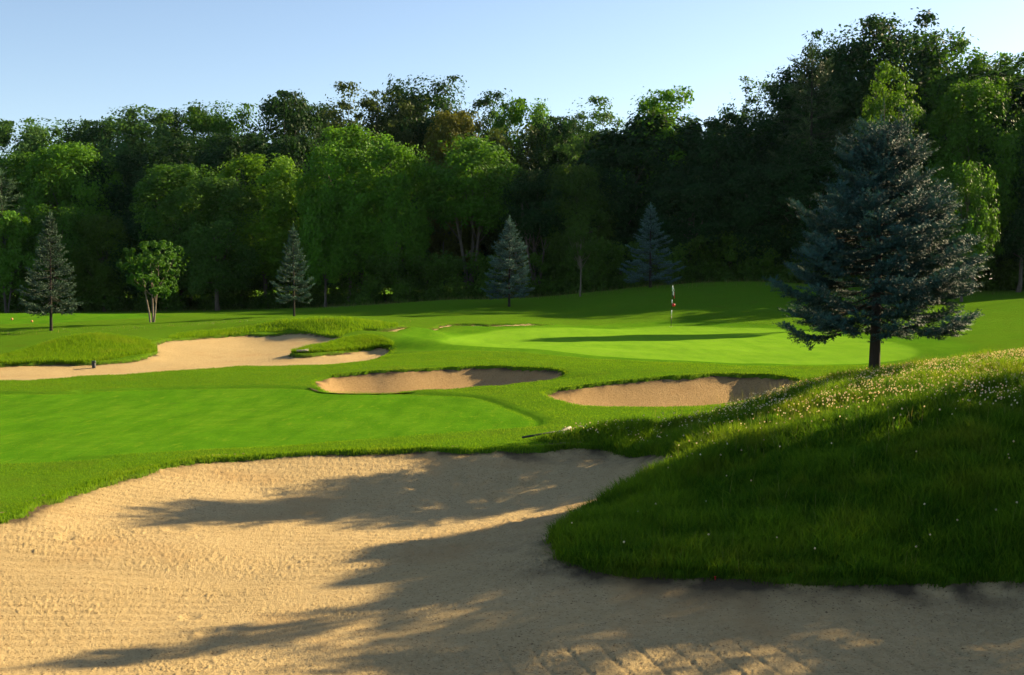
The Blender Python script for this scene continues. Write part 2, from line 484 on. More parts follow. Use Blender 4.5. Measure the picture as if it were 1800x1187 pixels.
M_turf = turf_material()
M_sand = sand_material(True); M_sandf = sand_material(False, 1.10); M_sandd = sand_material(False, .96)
M_blade = leafy_material('grass_blade', (.030, .095, .006), (.120, .225, .012), .58, rough=.7, spec=.08, cc=(.14, .20, .015))
M_short = leafy_material('turf_blade', (.078, .185, .008), (.165, .290, .014), .48, False, .8, 0.0, cc=(.165, .25, .02))
M_straw = leafy_material('straw_blade', (.09, .13, .02), (.30, .27, .09), .35)
M_leaf = leafy_material('leaf', (.55, .55, .55), (1.35, 1.35, 1.2), .42, True, .6, .12)
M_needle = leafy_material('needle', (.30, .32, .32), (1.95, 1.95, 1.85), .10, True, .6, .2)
M_bark = plain('bark', (.060, .047, .036), .9, (.15, .12, .095), 9, .02)
M_palebark = plain('pale_bark', (.13, .10, .075), .85, (.22, .18, .14), 9, .01)
M_sprucebark = plain('spruce_bark', (.016, .012, .010), .95, (.042, .032, .024), 12, .02)
_nt = M_sprucebark.node_tree; _p = [n for n in _nt.nodes if n.type == 'BSDF_PRINCIPLED'][0]
_src = _p.inputs['Base Color'].links[0].from_socket
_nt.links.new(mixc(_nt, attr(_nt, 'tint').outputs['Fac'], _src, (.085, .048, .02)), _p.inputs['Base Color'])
M_petal = leafy_material('clover_petal', (.60, .50, .36), (.82, .79, .70), .45, False, .6, .1)

EXEC_PARTS = True

# ------------------------------------------------------------------ ground sheet
def fan(s, y, off):
    return s[None, :] * (y[:, None] + off), np.broadcast_to(y[:, None], (len(y), len(s)))


def grid_quads(ny, nx):
    i = np.arange(ny - 1)[:, None] * nx + np.arange(nx - 1)[None]
    return np.stack([i, i + 1, i + nx + 1, i + nx], -1).reshape(-1, 4)


def build_ground():
    ys = [-4.0]
    while ys[-1] < 150: ys.append(ys[-1] + max(.05, .0035 * (ys[-1] + 6)) * (3.0 if ys[-1] < 4 else 1))
    ys = np.array(ys)
    s = np.concatenate([-np.geomspace(2.2, .47, 28)[:-1], np.linspace(-.46, .46, 371), np.geomspace(.47, 2.2, 28)[1:]])
    X, Y = fan(s, ys, 8.0)
    h, f, g, t, drop, soil, near = turf_h(X, Y)
    gs = sdist(X, Y, GREEN, 6)
    ring = np.exp(-(gs / .13) ** 2) * .8 * (h < 99) + .13 * (np.sin(gs * 4.2) > 0) * sstep(0, .3, gs) * sstep(6, 3.5, gs)
    ring += np.exp(-((gs + 1.6) / .10) ** 2) * .5
    zone = np.stack([f, g, t], -1).reshape(-1, 3)
    # mowing edge of the fairway: a narrow trough
    fs = sdist(X, Y, FAIRWAY, 2)
    h = h - .035 * np.exp(-((fs - .02) / .09) ** 2) * sstep(16.5, 21, Y)
    V = np.stack([X, Y, h - drop], -1).reshape(-1, 3)
    q = grid_quads(len(ys), len(s))
    fc = np.stack([f.ravel()[q].mean(1), g.ravel()[q].mean(1)], -1)
    # turf deep inside a bunker lies under the sand: leave those faces out
    nr = near.ravel()[q].min(1)
    keep = nr < .55
    kind = np.where(fc[:, 1] > .5, 2, np.where(fc[:, 0] > .5, 1, 0))
    for k, (nm, lab) in enumerate([('rough_ground', 'rolling rough turf of the golf course around bunkers and green'),
                                   ('fairway', 'smooth mown fairway between the front bunker and the far bunkers'),
                                   ('putting_green', 'pale mown putting green around the flagstick')]):
        qq = q[keep & (kind == k)]
        u, inv = np.unique(qq, return_inverse=True)
        o = mesh_np(nm, V[u], inv.reshape(-1, 4), None, M_turf, None, True, {'zone': zone[u], 'soil': soil.ravel()[u], 'ring': ring.ravel()[u]})
        tag(o, lab, kind='structure')
    # the land beyond, out to the horizon
    n = 48
    th = np.linspace(0, 2 * math.pi, n, endpoint=False)
    v = [(0, 0, -1.6)]; qd = []; tr = []
    for r in (60, 200, 700, 2500): v += [(r * math.cos(a), r * math.sin(a), -1.6 if r < 300 else -2.5) for a in th]
    tr = [(0, 1 + k, 1 + (k + 1) % n) for k in range(n)]
    for b in range(3): qd += [(1 + b * n + k, 1 + (b + 1) * n + k, 1 + (b + 1) * n + (k + 1) % n, 1 + b * n + (k + 1) % n) for k in range(n)]
    z = np.zeros((len(v), 3)); z[:, 2] = 1
    o = mesh_np('distant_ground', v, qd, tr, M_turf, None, True, {'zone': z, 'soil': np.zeros(len(v)), 'ring': np.zeros(len(v))})
    tag(o, 'low grassland running out beneath and beyond the wood', kind='structure')


def sand_z(x, y, b, sd, fine):
    h = base_h(x, y) + fbm(x * .45, y * .45, 3, 3) * .05
    ins = np.maximum(sd, 0)
    z = h - b['lip'] - b['depth'] * (1 - np.exp(-ins / b['k'])) - np.minimum(sd, 0) * .25
    z = z + fbm(x * .8, y * .8, 21, 2) * .03 * sstep(0, .6, sd)
    if fine:
        c = fbm(x * 40, y * 34, 31, 2)
        c2 = fbm(x * 85, y * 70, 35, 2)
        clump = np.maximum(c - .02, 0) * .019 + np.maximum(c2, 0) * .016
        amp = .62 + .62 * sstep(-.3, .4, fbm(x * .6, y * 1.3, 41, 3))
        # smooth band pressed by a wheel
        band = np.exp(-((y - 11.35 - .03 * (x + 2) ** 2 * .3 - .1 * np.sin(x * .8)) / .20) ** 2) * sstep(.3, -1.2, x)
        amp = amp * (1 - .75 * band)
        z = z + clump * amp - band * .012
        # rake lines: arcs across the middle, straight lines at the near side
        ph = np.hypot((x + 2.0) * .55, (y - 4.0)) + .05 * fbm(x, y, 51, 2)
        rk = np.sin(ph * 2 * math.pi / .19) * .0055 * sstep(-.25, .35, fbm(x * .6 + 9, y * .6, 55, 2))
        q = x * .975 + y * .222 + .03 * fbm(x * 1.5, y * 1.5, 61, 2)
        w2 = sstep(9.3, 8.9, y) * sstep(-.8, .2, x)
        tr = -np.maximum(0, np.cos(q * 2 * math.pi / .27)) ** 6 * .014
        q2 = x * .8 + y * .6
        z = z + rk * (1 - w2) + tr * w2
        # odd footprints and rake ends
        for (fx, fy, fr, dp) in ((-1.35, 15.9, .14, .03), (-.75, 16.3, .10, .025), (-.2, 15.6, .16, .03), (-.05, 16.4, .12, .03), (-4.2, 13.5, .1, .02), (-3.9, 13.1, .12, .02), (.3, 16.2, .15, .03),
                                 (3.0, 9.6, .10, .02), (3.5, 8.8, .1, .02), (-4.9, 12.4, .09, .02), (-2.9, 10.1, .08, .018), (-2.6, 9.6, .08, .018), (-2.4, 9.0, .08, .018), (-.6, 12.6, .09, .02), (-.3, 13.3, .09, .02), (.1, 13.9, .09, .02), (-3.2, 15.4, .1, .022), (-2.6, 15.8, .1, .022)):
            r2 = ((x - fx) ** 2 + ((y - fy) * .8) ** 2) / fr ** 2
            z = z - dp * np.exp(-r2) + dp * .5 * np.exp(-(np.sqrt(r2) - 1.4) ** 2 * 4)
    else:
        z = z + np.maximum(fbm(x * 9, y * 9, 31, 2), 0) * .012
    return z


def build_sand():
    labs = {'near': 'broad raked sand bunker in front, crossed by long tree shadows',
            'far_left': 'pale sand bunker far left, curling round the grass mound',
            'middle': 'small kidney shaped sand bunker, middle one below the green',
            'right': 'small oval sand bunker in front of the blue spruce',
            'behind_green': 'thin sliver of sand bunker showing behind the green'}
    for k, b in BUNKERS.items():
        fine = k == 'near'
        lo = b['poly'].min(0) - .6; hi = b['poly'].max(0) + .6
        if fine:
            y = [lo[1]]
            while y[-1] < hi[1]: y.append(y[-1] + (.0030 * y[-1] if y[-1] > 7.2 else .08))
            y = np.array(y); s = np.concatenate([np.linspace(-1.3, -.47, 60)[:-1], np.arange(-.47, .47, .00125), np.linspace(.47, 1.0, 40)])
            X, Y = fan(s, y, 0.0)
        else:
            st = max(.06, .0022 * lo[1])
            X, Y = np.meshgrid(np.arange(lo[0], hi[0], st), np.arange(lo[1], hi[1], st * 1.2))
        sd = sdist(X, Y, b['poly'], 1.2)
        q = grid_quads(*X.shape)
        q = q[sd.ravel()[q].max(1) > -.22]
        u, inv = np.unique(q, return_inverse=True)
        x = X.ravel()[u]; yv = Y.ravel()[u]; d = sd.ravel()[u]
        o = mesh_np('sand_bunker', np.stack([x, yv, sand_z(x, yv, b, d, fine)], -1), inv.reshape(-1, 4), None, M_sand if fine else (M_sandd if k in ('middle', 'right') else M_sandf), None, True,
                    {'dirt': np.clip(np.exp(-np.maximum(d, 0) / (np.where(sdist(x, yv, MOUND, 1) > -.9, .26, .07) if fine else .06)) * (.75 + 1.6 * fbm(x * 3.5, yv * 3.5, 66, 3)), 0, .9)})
        tag(o, labs[k], kind='structure')


# ------------------------------------------------------------------ grass
def blades(x, y, z, h, w, lean, tint, rng):
    n = len(x)
    a = rng.random(n) * 2 * math.pi
    fx, fy = np.cos(a), np.sin(a)
    la = rng.random(n) * 2 * math.pi; lm = lean * h * rng.random(n) ** .7
    lx, ly = np.cos(la) * lm, np.sin(la) * lm
    P = np.stack([x, y, z - .01], -1)
    side = np.stack([fx, fy, np.zeros(n)], -1) * (w / 2)[:, None]
    mid = P + np.stack([lx * .3, ly * .3, h * .55], -1)
    tip = P + np.stack([lx, ly, h * (1 - .25 * (lm / (h + 1e-6)) ** 2)], -1)
    V = np.stack([P - side, P + side, mid - side * .8, mid + side * .8, tip], 1).reshape(-1, 3)
    b = np.arange(n)[:, None] * 5
    q = b + np.array([[0, 1, 3, 2]]); t = b + np.array([[2, 3, 4]])
    return V, q, t, np.repeat(tint, 5)


def scatter(poly_or_box, n, rng, test=None):
    lo, hi = poly_or_box
    x = lo[0] + rng.random(n) * (hi[0] - lo[0]); y = lo[1] + rng.random(n) * (hi[1] - lo[1])
    k = np.abs(x) < .50 * y + .8
    x, y = x[k], y[k]
    if test is not None:
        k = test(x, y); x, y = x[k], y[k]
    return x, y


def grass_object(name, label, parts, mat):
    V = []; Q = []; T = []; A = []; n = 0
    for v, q, t, a in parts:
        V.append(v); Q.append(q + n); T.append(t + n); A.append(a); n += len(v)
    o = mesh_np(name, np.concatenate(V), np.concatenate(Q), np.concatenate(T), mat, None, False, {'tint': np.concatenate(A)})
    tag(o, label, kind='stuff')
    return o


def build_grass():
    rng = np.random.default_rng(5)
    nb = BUNKERS['near']['poly']
    # long grass on the clover mound
    def onm(x, y): return (sdist(x, y, MOUND, 1) + fbm(x * 3, y * 3, 77, 2) * .25 > 0) & (sdist(x, y, nb, 1) < .03)
    x, y = scatter(((0, 9.0), (12.5, 21.6)), 620000, rng, onm)
    z, *_r, drop, soil, near = turf_h(x, y); z = z - drop
    patch = sstep(-.35, .45, fbm(x * 1.1, y * 1.1, 81, 3)); p2 = sstep(-.3, .4, fbm(x * 3.2, y * 3.2, 85, 2))
    edge = sstep(0, .8, sdist(x, y, MOUND, 1.2))
    h = (.095 + .10 * patch + .08 * p2) * (.40 + 1.0 * rng.random(len(x))) * (.62 + .38 * edge)
    tint = np.clip(.10 + .45 * patch + .65 * rng.random(len(x)) ** 1.3 - .25 * p2, 0, 1)
    pr = [blades(x, y, z, h, .006 + .009 * rng.random(len(x)) ** 2, .85, tint, rng)]
    # ragged turf hanging over the sand
    xe, ye = scatter(((0, 9.0), (12.5, 19)), 420000, rng, lambda x, y: (np.abs(sdist(x, y, nb, 1) + fbm(x * 3.1, y * 3.1, 5, 3) * .09) < .06) & (sdist(x, y, MOUND, 1) > -.4) & (fbm(x * 4, y * 4, 95, 2) > -.35))
    ze, *_r, de, so, ne = turf_h(xe, ye)
    pr.append(blades(xe, ye, ze - de * .55, .07 + .13 * rng.random(len(xe)), .005 + .005 * rng.random(len(xe)), 1.25, .1 + .5 * rng.random(len(xe)), rng))
    # broad weed leaves
    k = rng.choice(len(x), 5000, replace=False)
    pr.append(blades(x[k], y[k], z[k], .10 + .10 * rng.random(5000), .016 + .014 * rng.random(5000), 1.1, .2 + .6 * rng.random(5000), rng))
    grass_object('long_grass', 'uncut long grass covering the clover mound', pr, M_blade)
    # seed stalks
    x, y = scatter(((2.5, 14), (13, 22.5)), 2600, rng, lambda x, y: sdist(x, y, MOUND, 3) > -1.4)
    x2, y2 = scatter(((1, 10), (9, 17)), 260, rng, onm)
    x = np.concatenate([x, x2]); y = np.concatenate([y, y2])
    z = turf_h(x, y)[0]
    st = [blades(x, y, z, .17 + .2 * rng.random(len(x)), .0035 + 0 * x, .35, rng.random(len(x)), rng)]
    # thin tall stalks under the wood and round the left trees
    def meadow(x, y):
        return ((y > 76) & (x > -14) & (x < 34)) | ((y > 90) & (x < -10)) | ((np.abs(y - 52.5 - (x + 18) * .28) < 2.0) & (x < -5) & (sdist(x, y, TEE, 3) < -1))
    x, y = scatter(((-50, 50), (36, 97)), 26000, rng, meadow)
    z = turf_h(x, y)[0]
    st2 = [blades(x, y, z, (.10 + .33 * rng.random(len(x)) ** 2) * np.where(y < 70, .45, 1.0), .016 + 0 * x, .5, rng.random(len(x)) ** 2 * .6, rng)]
    grass_object('seed_stalks', 'straw coloured seed stalks standing above the grass', st, M_straw)
    grass_object('meadow_grass', 'loose tall meadow grass below the wood and left trees', st2, M_straw)
    # short turf along the front bunker
    def fr(x, y):
        s = sdist(x, y, nb, 1.5) + fbm(x * 3.1, y * 3.1, 5, 3) * .09
        m = sdist(x, y, MOUND, 1)
        return (s < .05) & (s > -1.3) & (m < .1) & (y > 11) & (rng.random(len(x)) < np.exp((s) * 1.2))
    x, y = scatter(((-9, 11), (4, 20)), 420000, rng, fr)
    z, *_r, drop, soil, near = turf_h(x, y)
    s = sdist(x, y, nb, 1.5)
    h = (.022 + .045 * np.exp(-np.maximum(-s, 0) / .12)) * (.6 + .7 * rng.random(len(x)))
    pr = [blades(x, y, z - drop * .6, h, .005 + .003 * rng.random(len(x)), .9, rng.random(len(x)) * .9, rng)]
    # lips of the further bunkers and the coarse tops
    for nm in ('far_left', 'middle', 'right', 'behind_green'):
        p = BUNKERS[nm]['poly']
        def lp(x, y):
            s = sdist(x, y, p, 1) + fbm(x * 3.1, y * 3.1, 5, 3) * BUNKERS[nm]['blur'] * .9
            return (s < .02) & (s > (-.3 if nm == 'far_left' else -.14))
        x, y = scatter((p.min(0) - .5, p.max(0) + .5), 160000 if nm == 'far_left' else 60000, rng, lp)
        z, *_r, drop, soil, near = turf_h(x, y)
        pr.append(blades(x, y, z - drop * .5, .014 + (.035 if nm == 'far_left' else .018) * rng.random(len(x)), .011 + 0 * x, .9, rng.random(len(x)), rng))
    for poly in TALL[1:]:
        x, y = scatter((poly.min(0), poly.max(0)), 70000, rng, lambda x, y: (sdist(x, y, poly, 1) > 0) & (np.max([sdist(x, y, b['poly'], 1) for b in BUNKERS.values()], 0) < 0))
        z = turf_h(x, y)[0]
        pr.append(blades(x, y, z, .06 + .12 * rng.random(len(x)) ** 1.5, .014 + 0 * x, .9, rng.random(len(x)), rng))
    # general rough out to the green: short
    def rg(x, y):
        f, g, t = zones(x, y)
        nearb = np.max([sdist(x, y, b['poly'], 1) for b in BUNKERS.values()], 0)
        return (f < .2) & (g < .2) & (nearb < -.02) & (sdist(x, y, MOUND, 1) < 0)
    x, y = scatter(((-16, 15), (14, 37)), 330000, rng, rg)
    z = turf_h(x, y)[0]
    pr.append(blades(x, y, z, .02 + .025 * rng.random(len(x)), .008 + 0 * x, .9, rng.random(len(x)) * .8, rng))
    def fwt(x, y): return (sdist(x, y, FAIRWAY, 1) > .05)
    x, y = scatter(((-15, 15), (5, 29)), 300000, rng, fwt)
    z = turf_h(x, y)[0]
    pr.append(blades(x, y, z, .009 + .012 * rng.random(len(x)), .007 + 0 * x, 1.0, rng.random(len(x)) ** 1.5, rng))
    grass_object('short_grass', 'short rough grass fringing the bunkers', pr, M_short)

    # clover heads
    def cl(x, y):
        m = sdist(x, y, MOUND, 2)
        lit = sstep(14.2, 16.4, y + .15 * (x - 5)) * sstep(3.0, 7.0, x + .35 * (y - 15))
        den = (.012 + .10 * sstep(14, 16, y) + .888 * lit ** 1.4) * sstep(-.35, .4, fbm(x * 1.6, y * 1.6, 91, 2) + .35 * lit)
        den = np.maximum(den, .20 * sstep(16.5, 18, y) * (x < 5)) 
        return (m > .15) & (rng.random(len(x)) < den)
    x, y = scatter(((.5, 10), (12.5, 20.8)), 30000, rng, cl)
    z = turf_h(x, y)[0]
    n = len(x)
    hz = .12 + .09 * rng.random(n)
    lx, ly = rng.normal(0, .02, n), rng.normal(0, .02, n)
    nu, nv = 6, 4
    th = np.linspace(0, 2 * math.pi, nu, endpoint=False)
    prof = [(.25, -.9), (.95, -.25), (.85, .45), (.3, .95)]
    sph = np.array([(r * math.cos(a), r * math.sin(a), c) for r, c in prof for a in th])
    r = .0075 + .0055 * rng.random(n)
    C = np.stack([x + lx, y + ly, z + hz], -1)
    jit = 1 + rng.normal(0, .12, (n, len(sph), 1))
    V = (C[:, None] + sph[None] * r[:, None, None] * jit).reshape(-1, 3)
    qs = np.array([[i * nu + j, i * nu + (j + 1) % nu, (i + 1) * nu + (j + 1) % nu, (i + 1) * nu + j] for i in range(nv - 1) for j in range(nu)])
    cap = np.array([[18, 19, 20, 21], [18, 21, 22, 23]])
    qs = np.concatenate([qs, cap])
    Q = (np.arange(n)[:, None, None] * len(sph) + qs[None]).reshape(-1, 4)
    o = mesh_np('clover_blossom', V, Q, None, M_petal, None, False, {'tint': np.repeat(rng.random(n), len(sph))})
    tag(o, 'white clover heads sprinkled over the grassy mound', kind='stuff')
    v, q, t, a = blades(x, y, z, hz, .003 + 0 * x, .02, .6 + 0 * x, rng)
    v = v.reshape(-1, 5, 3); v[:, 4, 0] = C[:, 0]; v[:, 4, 1] = C[:, 1]; v[:, 4, 2] = C[:, 2]
    o = mesh_np('clover_stems', v.reshape(-1, 3), q, t, M_blade, None, False, {'tint': a})
    tag(o, 'thin green clover stems under the white heads', kind='stuff')


# ------------------------------------------------------------------ trees
def leaf_quads(P, nrm, size, rng, aspect=.62):
    n = len(P)
    r = rng.normal(size=(n, 3)); a = np.cross(nrm, r); a /= np.linalg.norm(a, axis=1)[:, None] + 1e-9
    b = np.cross(nrm, a); b /= np.linalg.norm(b, axis=1)[:, None] + 1e-9
    s = size[:, None] * .5
    V = np.stack([P + a * s, P + b * s * aspect + a * s * .15, P - a * s, P - b * s * aspect + a * s * .15], 1).reshape(-1, 3)
    return V, np.arange(n * 4).reshape(-1, 4)


def unit(rng, n):
    v = rng.normal(size=(n, 3)); return v / np.linalg.norm(v, axis=1)[:, None]


def broadleaf(seed, H, Rx, base, nc, per, ls, stems=1, spread=.0, open_=0.0, flat=.62, tr=None, lobes=10, bark=None, top=1.0, droop=0.0, fill=.34, lob=.8, rcs=1.15):
    rng = np.random.default_rng(seed)
    zc = base + (H - base) * .48; rz = (H - base) * .52
    ld = unit(rng, lobes); ld[:, 2] = np.abs(ld[:, 2]) * .9 - .25; ld /= np.linalg.norm(ld, axis=1)[:, None]
    lw = (.16 + .28 * rng.random(lobes)) * lob
    d = unit(rng, nc * 3); d = d[d[:, 2] > -.75][:nc]
    env = .78 + (lw[None] * np.exp(4.5 * (d @ ld.T - 1))).max(1) * 1.15
    rr = env * (open_ + (1 - open_) * rng.random(len(d)) ** .42)
    C = d * rr[:, None] * np.array([Rx, Rx, rz]) + np.array([0, 0, zc])
    C[:, :2] *= (1 - .25 * np.clip((zc - C[:, 2]) / rz, 0, 1))[:, None]
    rc = Rx * (.115 + .12 * rng.random(len(C))) * rcs
    k = np.repeat(np.arange(len(C)), per)
    g = unit(rng, len(k)) * (rng.random(len(k)) ** .5)[:, None] * 1.02
    P = C[k] + g * rc[k][:, None] * np.array([1, 1, flat])
    P[:, 2] -= droop * rc[k] * (g[:, 0] ** 2 + g[:, 1] ** 2) * .8
    nf = int(len(k) * fill); kf = rng.integers(0, len(C), nf)
    df = d[kf] + unit(rng, nf) * .22; df /= np.linalg.norm(df, axis=1)[:, None]
    ef = env[kf] * (.55 + .47 * rng.random(nf) ** .6)
    Pf = df * ef[:, None] * np.array([Rx, Rx, rz]) + np.array([0, 0, zc]); Pf[:, :2] *= (1 - .25 * np.clip((zc - Pf[:, 2]) / rz, 0, 1))[:, None]
    P = np.concatenate([P, Pf]); k = np.concatenate([k, kf]); g = np.concatenate([g, df])
    kz = (H - zc) / (np.percentile(P[:, 2], 98.8) - zc)
    for A_ in (P, C): A_[:, 2] = np.where(A_[:, 2] > zc, zc + (A_[:, 2] - zc) * kz, A_[:, 2])
    kp = P[:, 2] < H + .02 * H * vnoise(P[:, 0] * 1.3, P[:, 1] * 1.3, seed); P = P[kp]; k = k[kp]; g = g[kp]; C[:, 2] = np.minimum(C[:, 2], H * .97)
    kx = Rx / np.percentile(np.hypot(P[:, 0], P[:, 1]), 96); P[:, :2] *= kx; C[:, :2] *= kx
    nr = g * .9 + d[k] * .35 + unit(rng, len(k)) * .9 + np.array([0, 0, .35]); nr /= np.linalg.norm(nr, axis=1)[:, None]
    V, Q = leaf_quads(P, nr, ls * (.6 + .8 * rng.random(len(k))), rng)
    tint = np.clip(.45 * rng.random(len(k)) + .4 * rng.random(len(C))[k] + .12, 0, 1)
    crown = mesh_np('crown', V, Q, None, M_leaf, None, False, {'tint': np.repeat(tint, 4)}, link=False)
    # trunk and limbs
    mb = MB(); tr = tr or H * .014
    order = rng.permutation(len(C))
    for s in range(stems):
        ang = 2 * math.pi * s / stems + .5; sp = spread if stems > 1 else 0
        topz = base + (H - base) * .62
        n = 9; t = np.linspace(0, 1, n)
        px = np.cos(ang) * sp * t ** 1.1 + np.cumsum(rng.normal(0, .012 * H * .35, n)) * (t > 0); py = np.sin(ang) * sp * t ** 1.1 + np.cumsum(rng.normal(0, .012 * H * .35, n)) * (t > 0)
        off = .06 * (stems > 1)
        pts = np.stack([px + np.cos(ang) * off, py + np.sin(ang) * off, -.3 + t * (topz + .3)], -1)
        r = tr * (1 - .72 * t); r[0] *= 1.45
        mb.tube(pts, r, 8)
        for c in order[s::stems][:max(5, 26 // stems)]:
            e = C[c]; f = rng.uniform(.45, .98); i = min(int(f * (n - 1)), n - 2)
            st = pts[i]
            if e[2] < st[2] - .5: continue
            mid = st * .5 + e * .5 + np.array([0, 0, -.1 * np.linalg.norm(e - st)]) + rng.normal(0, .04 * Rx, 3)
            u = np.linspace(0, 1, 6)[:, None]
            cv = (1 - u) ** 2 * st + 2 * u * (1 - u) * mid + u * u * e
            mb.tube(cv, np.linspace(r[i] * .55, tr * .08, 6), 5)
    trunk = mb.mesh('trunk', bark or M_bark, None, True, False)
    return trunk, crown


def conifer(seed, H, prof, step, nb, tw, sh, blade_n, bl, bw, base, up=(.55, -.12), loose=0.0, tr=.05, lean=0.0, dead=True, leader=.3, nlen=None, var=(.85, 1.08)):
    """whorled conifer. prof: (height, branch length) pairs."""
    rng = np.random.default_rng(seed)
    wood = MB(); twig = wood
    n = 14; t = np.linspace(0, 1, n)
    bend = lambda z: np.array([lean * H * (np.clip(z / H, 0, 1.2)) ** 1.2, .0, 0])
    pts = np.array([bend(z) + np.array([0, 0, z]) for z in -.25 + t * (H + .15)])
    r = tr * (1 - .93 * t); r[0] *= 1.3
    wood.tube(pts, r, 10)
    ph = np.array([p[0] for p in prof]); pl = np.array([p[1] for p in prof])
    S = []; Dv = []; Ls = []; Ti = []   # shoots: start, direction, length, tint
    z = base
    while z < H - .04 * H:
        fz = (z - base) / (H - base)
        cnt = nb if fz < .8 else max(4, nb - 1)
        a0 = rng.random() * 6.28; wf = rng.uniform(*var)
        for k in range(cnt):
            a = a0 + 2 * math.pi * (k + rng.uniform(-.3, .3)) / cnt
            zz = z + rng.uniform(-.5, .5) * step
            L = np.interp(zz, ph, pl) * rng.uniform(.74, 1.10) * wf
            if rng.random() < .1 + loose: L *= rng.uniform(.4, .8)
            pitch = up[1] + (up[0] - up[1]) * fz ** 1.3 + rng.normal(0, .07)
            m = 9; u = np.linspace(0, 1, m)
            out = np.array([math.cos(a), math.sin(a), 0])
            # sag in the middle, tip turns up
            zc = L * (math.tan(pitch) * u - .16 * (1 - fz) * np.sin(u * math.pi * .8) + .12 * u ** 3)
            side = np.array([-out[1], out[0], 0]) * rng.normal(0, .06) * L
            bp = bend(zz) + np.array([0, 0, zz]) + out * (L * u)[:, None] + side * (u ** 2)[:, None]; bp[:, 2] += zc
            rb = max(.004, tr * .13 * (1 - .5 * fz))
            wood.tube(bp, np.linspace(rb, rb * .25, m), 5)
            # secondary twigs
            bare = (.16 + .34 * (1 - fz) ** .8) * (1 if nlen is None else .75)
            nt_ = max(3, int(tw * L / max(pl)))
            for j in range(nt_ * 2):
                f = bare + (1 - bare) * ((j // 2) + rng.random()) / nt_; f = min(f, .99)
                i = min(int(f * (m - 1)), m - 2); q = f * (m - 1) - i
                st = bp[i] * (1 - q) + bp[i + 1] * q
                tn = bp[i + 1] - bp[i]; tn /= np.linalg.norm(tn)
                sd = np.cross(tn, [0, 0, 1]); sd /= np.linalg.norm(sd) + 1e-9
                sg = 1 if j % 2 else -1
                dr = tn * rng.uniform(.55, .95) + sd * sg * rng.uniform(.55, .9) + np.array([0, 0, rng.uniform(-.16, .06)]); dr /= np.linalg.norm(dr)
                l2 = min(.55, (.10 + .42 * (1 - f)) * L * rng.uniform(.6, 1.1) + .05 * H / 4.5)
                if dead and fz < .5 and f < bare + .15: 
                    if rng.random() < .75:
                        twig.tube(np.array([st, st + dr * l2 * .6 + np.array([0, 0, -.02]), st + dr * l2 + np.array([0, 0, -.08 * l2])]), [rb * .3, rb * .2, rb * .1], 3, 1.0)
                    if rng.random() < .6: continue
                ns = max(2, int(sh * l2 / .1))
                for e in range(ns):
                    g = (e + rng.random()) / ns
                    p0 = st + dr * l2 * g + np.array([0, 0, -.10 * l2 * g * g])
                    v = dr * .8 + np.cross(dr, [0, 0, 1]) * (1 if e % 2 else -1) * rng.uniform(.2, .75) + np.array([0, 0, rng.uniform(-.12, .2) + .35 * max(0, fz - .45)]); v /= np.linalg.norm(v)
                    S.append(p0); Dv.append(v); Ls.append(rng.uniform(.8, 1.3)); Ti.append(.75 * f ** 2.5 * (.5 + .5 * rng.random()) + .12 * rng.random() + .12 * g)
            for f in np.linspace(max(bare, .3), 1, max(4, nt_)):
                i = min(int(f * (m - 1)), m - 2); q = f * (m - 1) - i
                tn = bp[i + 1] - bp[i]; tn /= np.linalg.norm(tn)
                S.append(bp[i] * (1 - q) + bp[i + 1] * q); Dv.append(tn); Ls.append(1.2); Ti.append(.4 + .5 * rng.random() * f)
        z += step * (1 - .35 * fz)
    # leader with a few upright shoots
    top = bend(H) + np.array([0, 0, H - .1 * leader])
    for k in range(7):
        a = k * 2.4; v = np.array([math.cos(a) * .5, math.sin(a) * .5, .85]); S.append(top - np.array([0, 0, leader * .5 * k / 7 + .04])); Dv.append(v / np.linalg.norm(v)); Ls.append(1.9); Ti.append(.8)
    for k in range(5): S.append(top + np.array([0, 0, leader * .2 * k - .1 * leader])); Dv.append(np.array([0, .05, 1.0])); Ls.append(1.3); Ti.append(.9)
    wood.tube([top - [0, 0, leader], top, top + [0.01, 0, leader * .9]], [.012, .008, .004], 5)
    S = np.array(S); Dv = np.array(Dv); Ls = np.array(Ls) * bl; Ti = np.array(Ti)
    ns = len(S); k = np.repeat(np.arange(ns), blade_n)
    off = rng.random(len(k)) * (.75 if nlen is None else 1.0)
    rad_ = unit(rng, len(k)); rad_ -= (rad_ * Dv[k]).sum(1)[:, None] * Dv[k]; rad_ /= np.linalg.norm(rad_, axis=1)[:, None] + 1e-9
    nd_ = Dv[k] * .8 + rad_ * .62; nd_ /= np.linalg.norm(nd_, axis=1)[:, None]
    p0 = S[k] + Dv[k] * (off * Ls[k])[:, None]
    nl = (Ls[k] * .42)[:, None] if nlen is None else (nlen * (.8 + .4 * rng.random(len(k))))[:, None]
    if nlen is not None: nd_ = Dv[k] * .62 + rad_ * .9; nd_ /= np.linalg.norm(nd_, axis=1)[:, None]
    wd = np.cross(nd_, Dv[k]); wd /= np.linalg.norm(wd, axis=1)[:, None] + 1e-9
    wd = wd * bw * .5
    V = np.stack([p0 - wd, p0 + wd, p0 + nd_ * nl + wd * .5, p0 + nd_ * nl - wd * .5], 1).reshape(-1, 3)
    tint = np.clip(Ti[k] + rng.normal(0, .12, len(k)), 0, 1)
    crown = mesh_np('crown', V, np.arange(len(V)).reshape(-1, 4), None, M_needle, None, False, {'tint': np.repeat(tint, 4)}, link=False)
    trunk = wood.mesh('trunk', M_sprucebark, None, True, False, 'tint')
    return trunk, crown


def plant(name, label, cat, group, proto, loc, rz, sc, color, twcol=None):
    e = empty(name, loc, rz, sc)
    tag(e, label, cat, group)
    t = link_mesh('trunk', proto[0], e)
    c = link_mesh('crown', proto[1], e); c.color = (*color, 1)
    return e

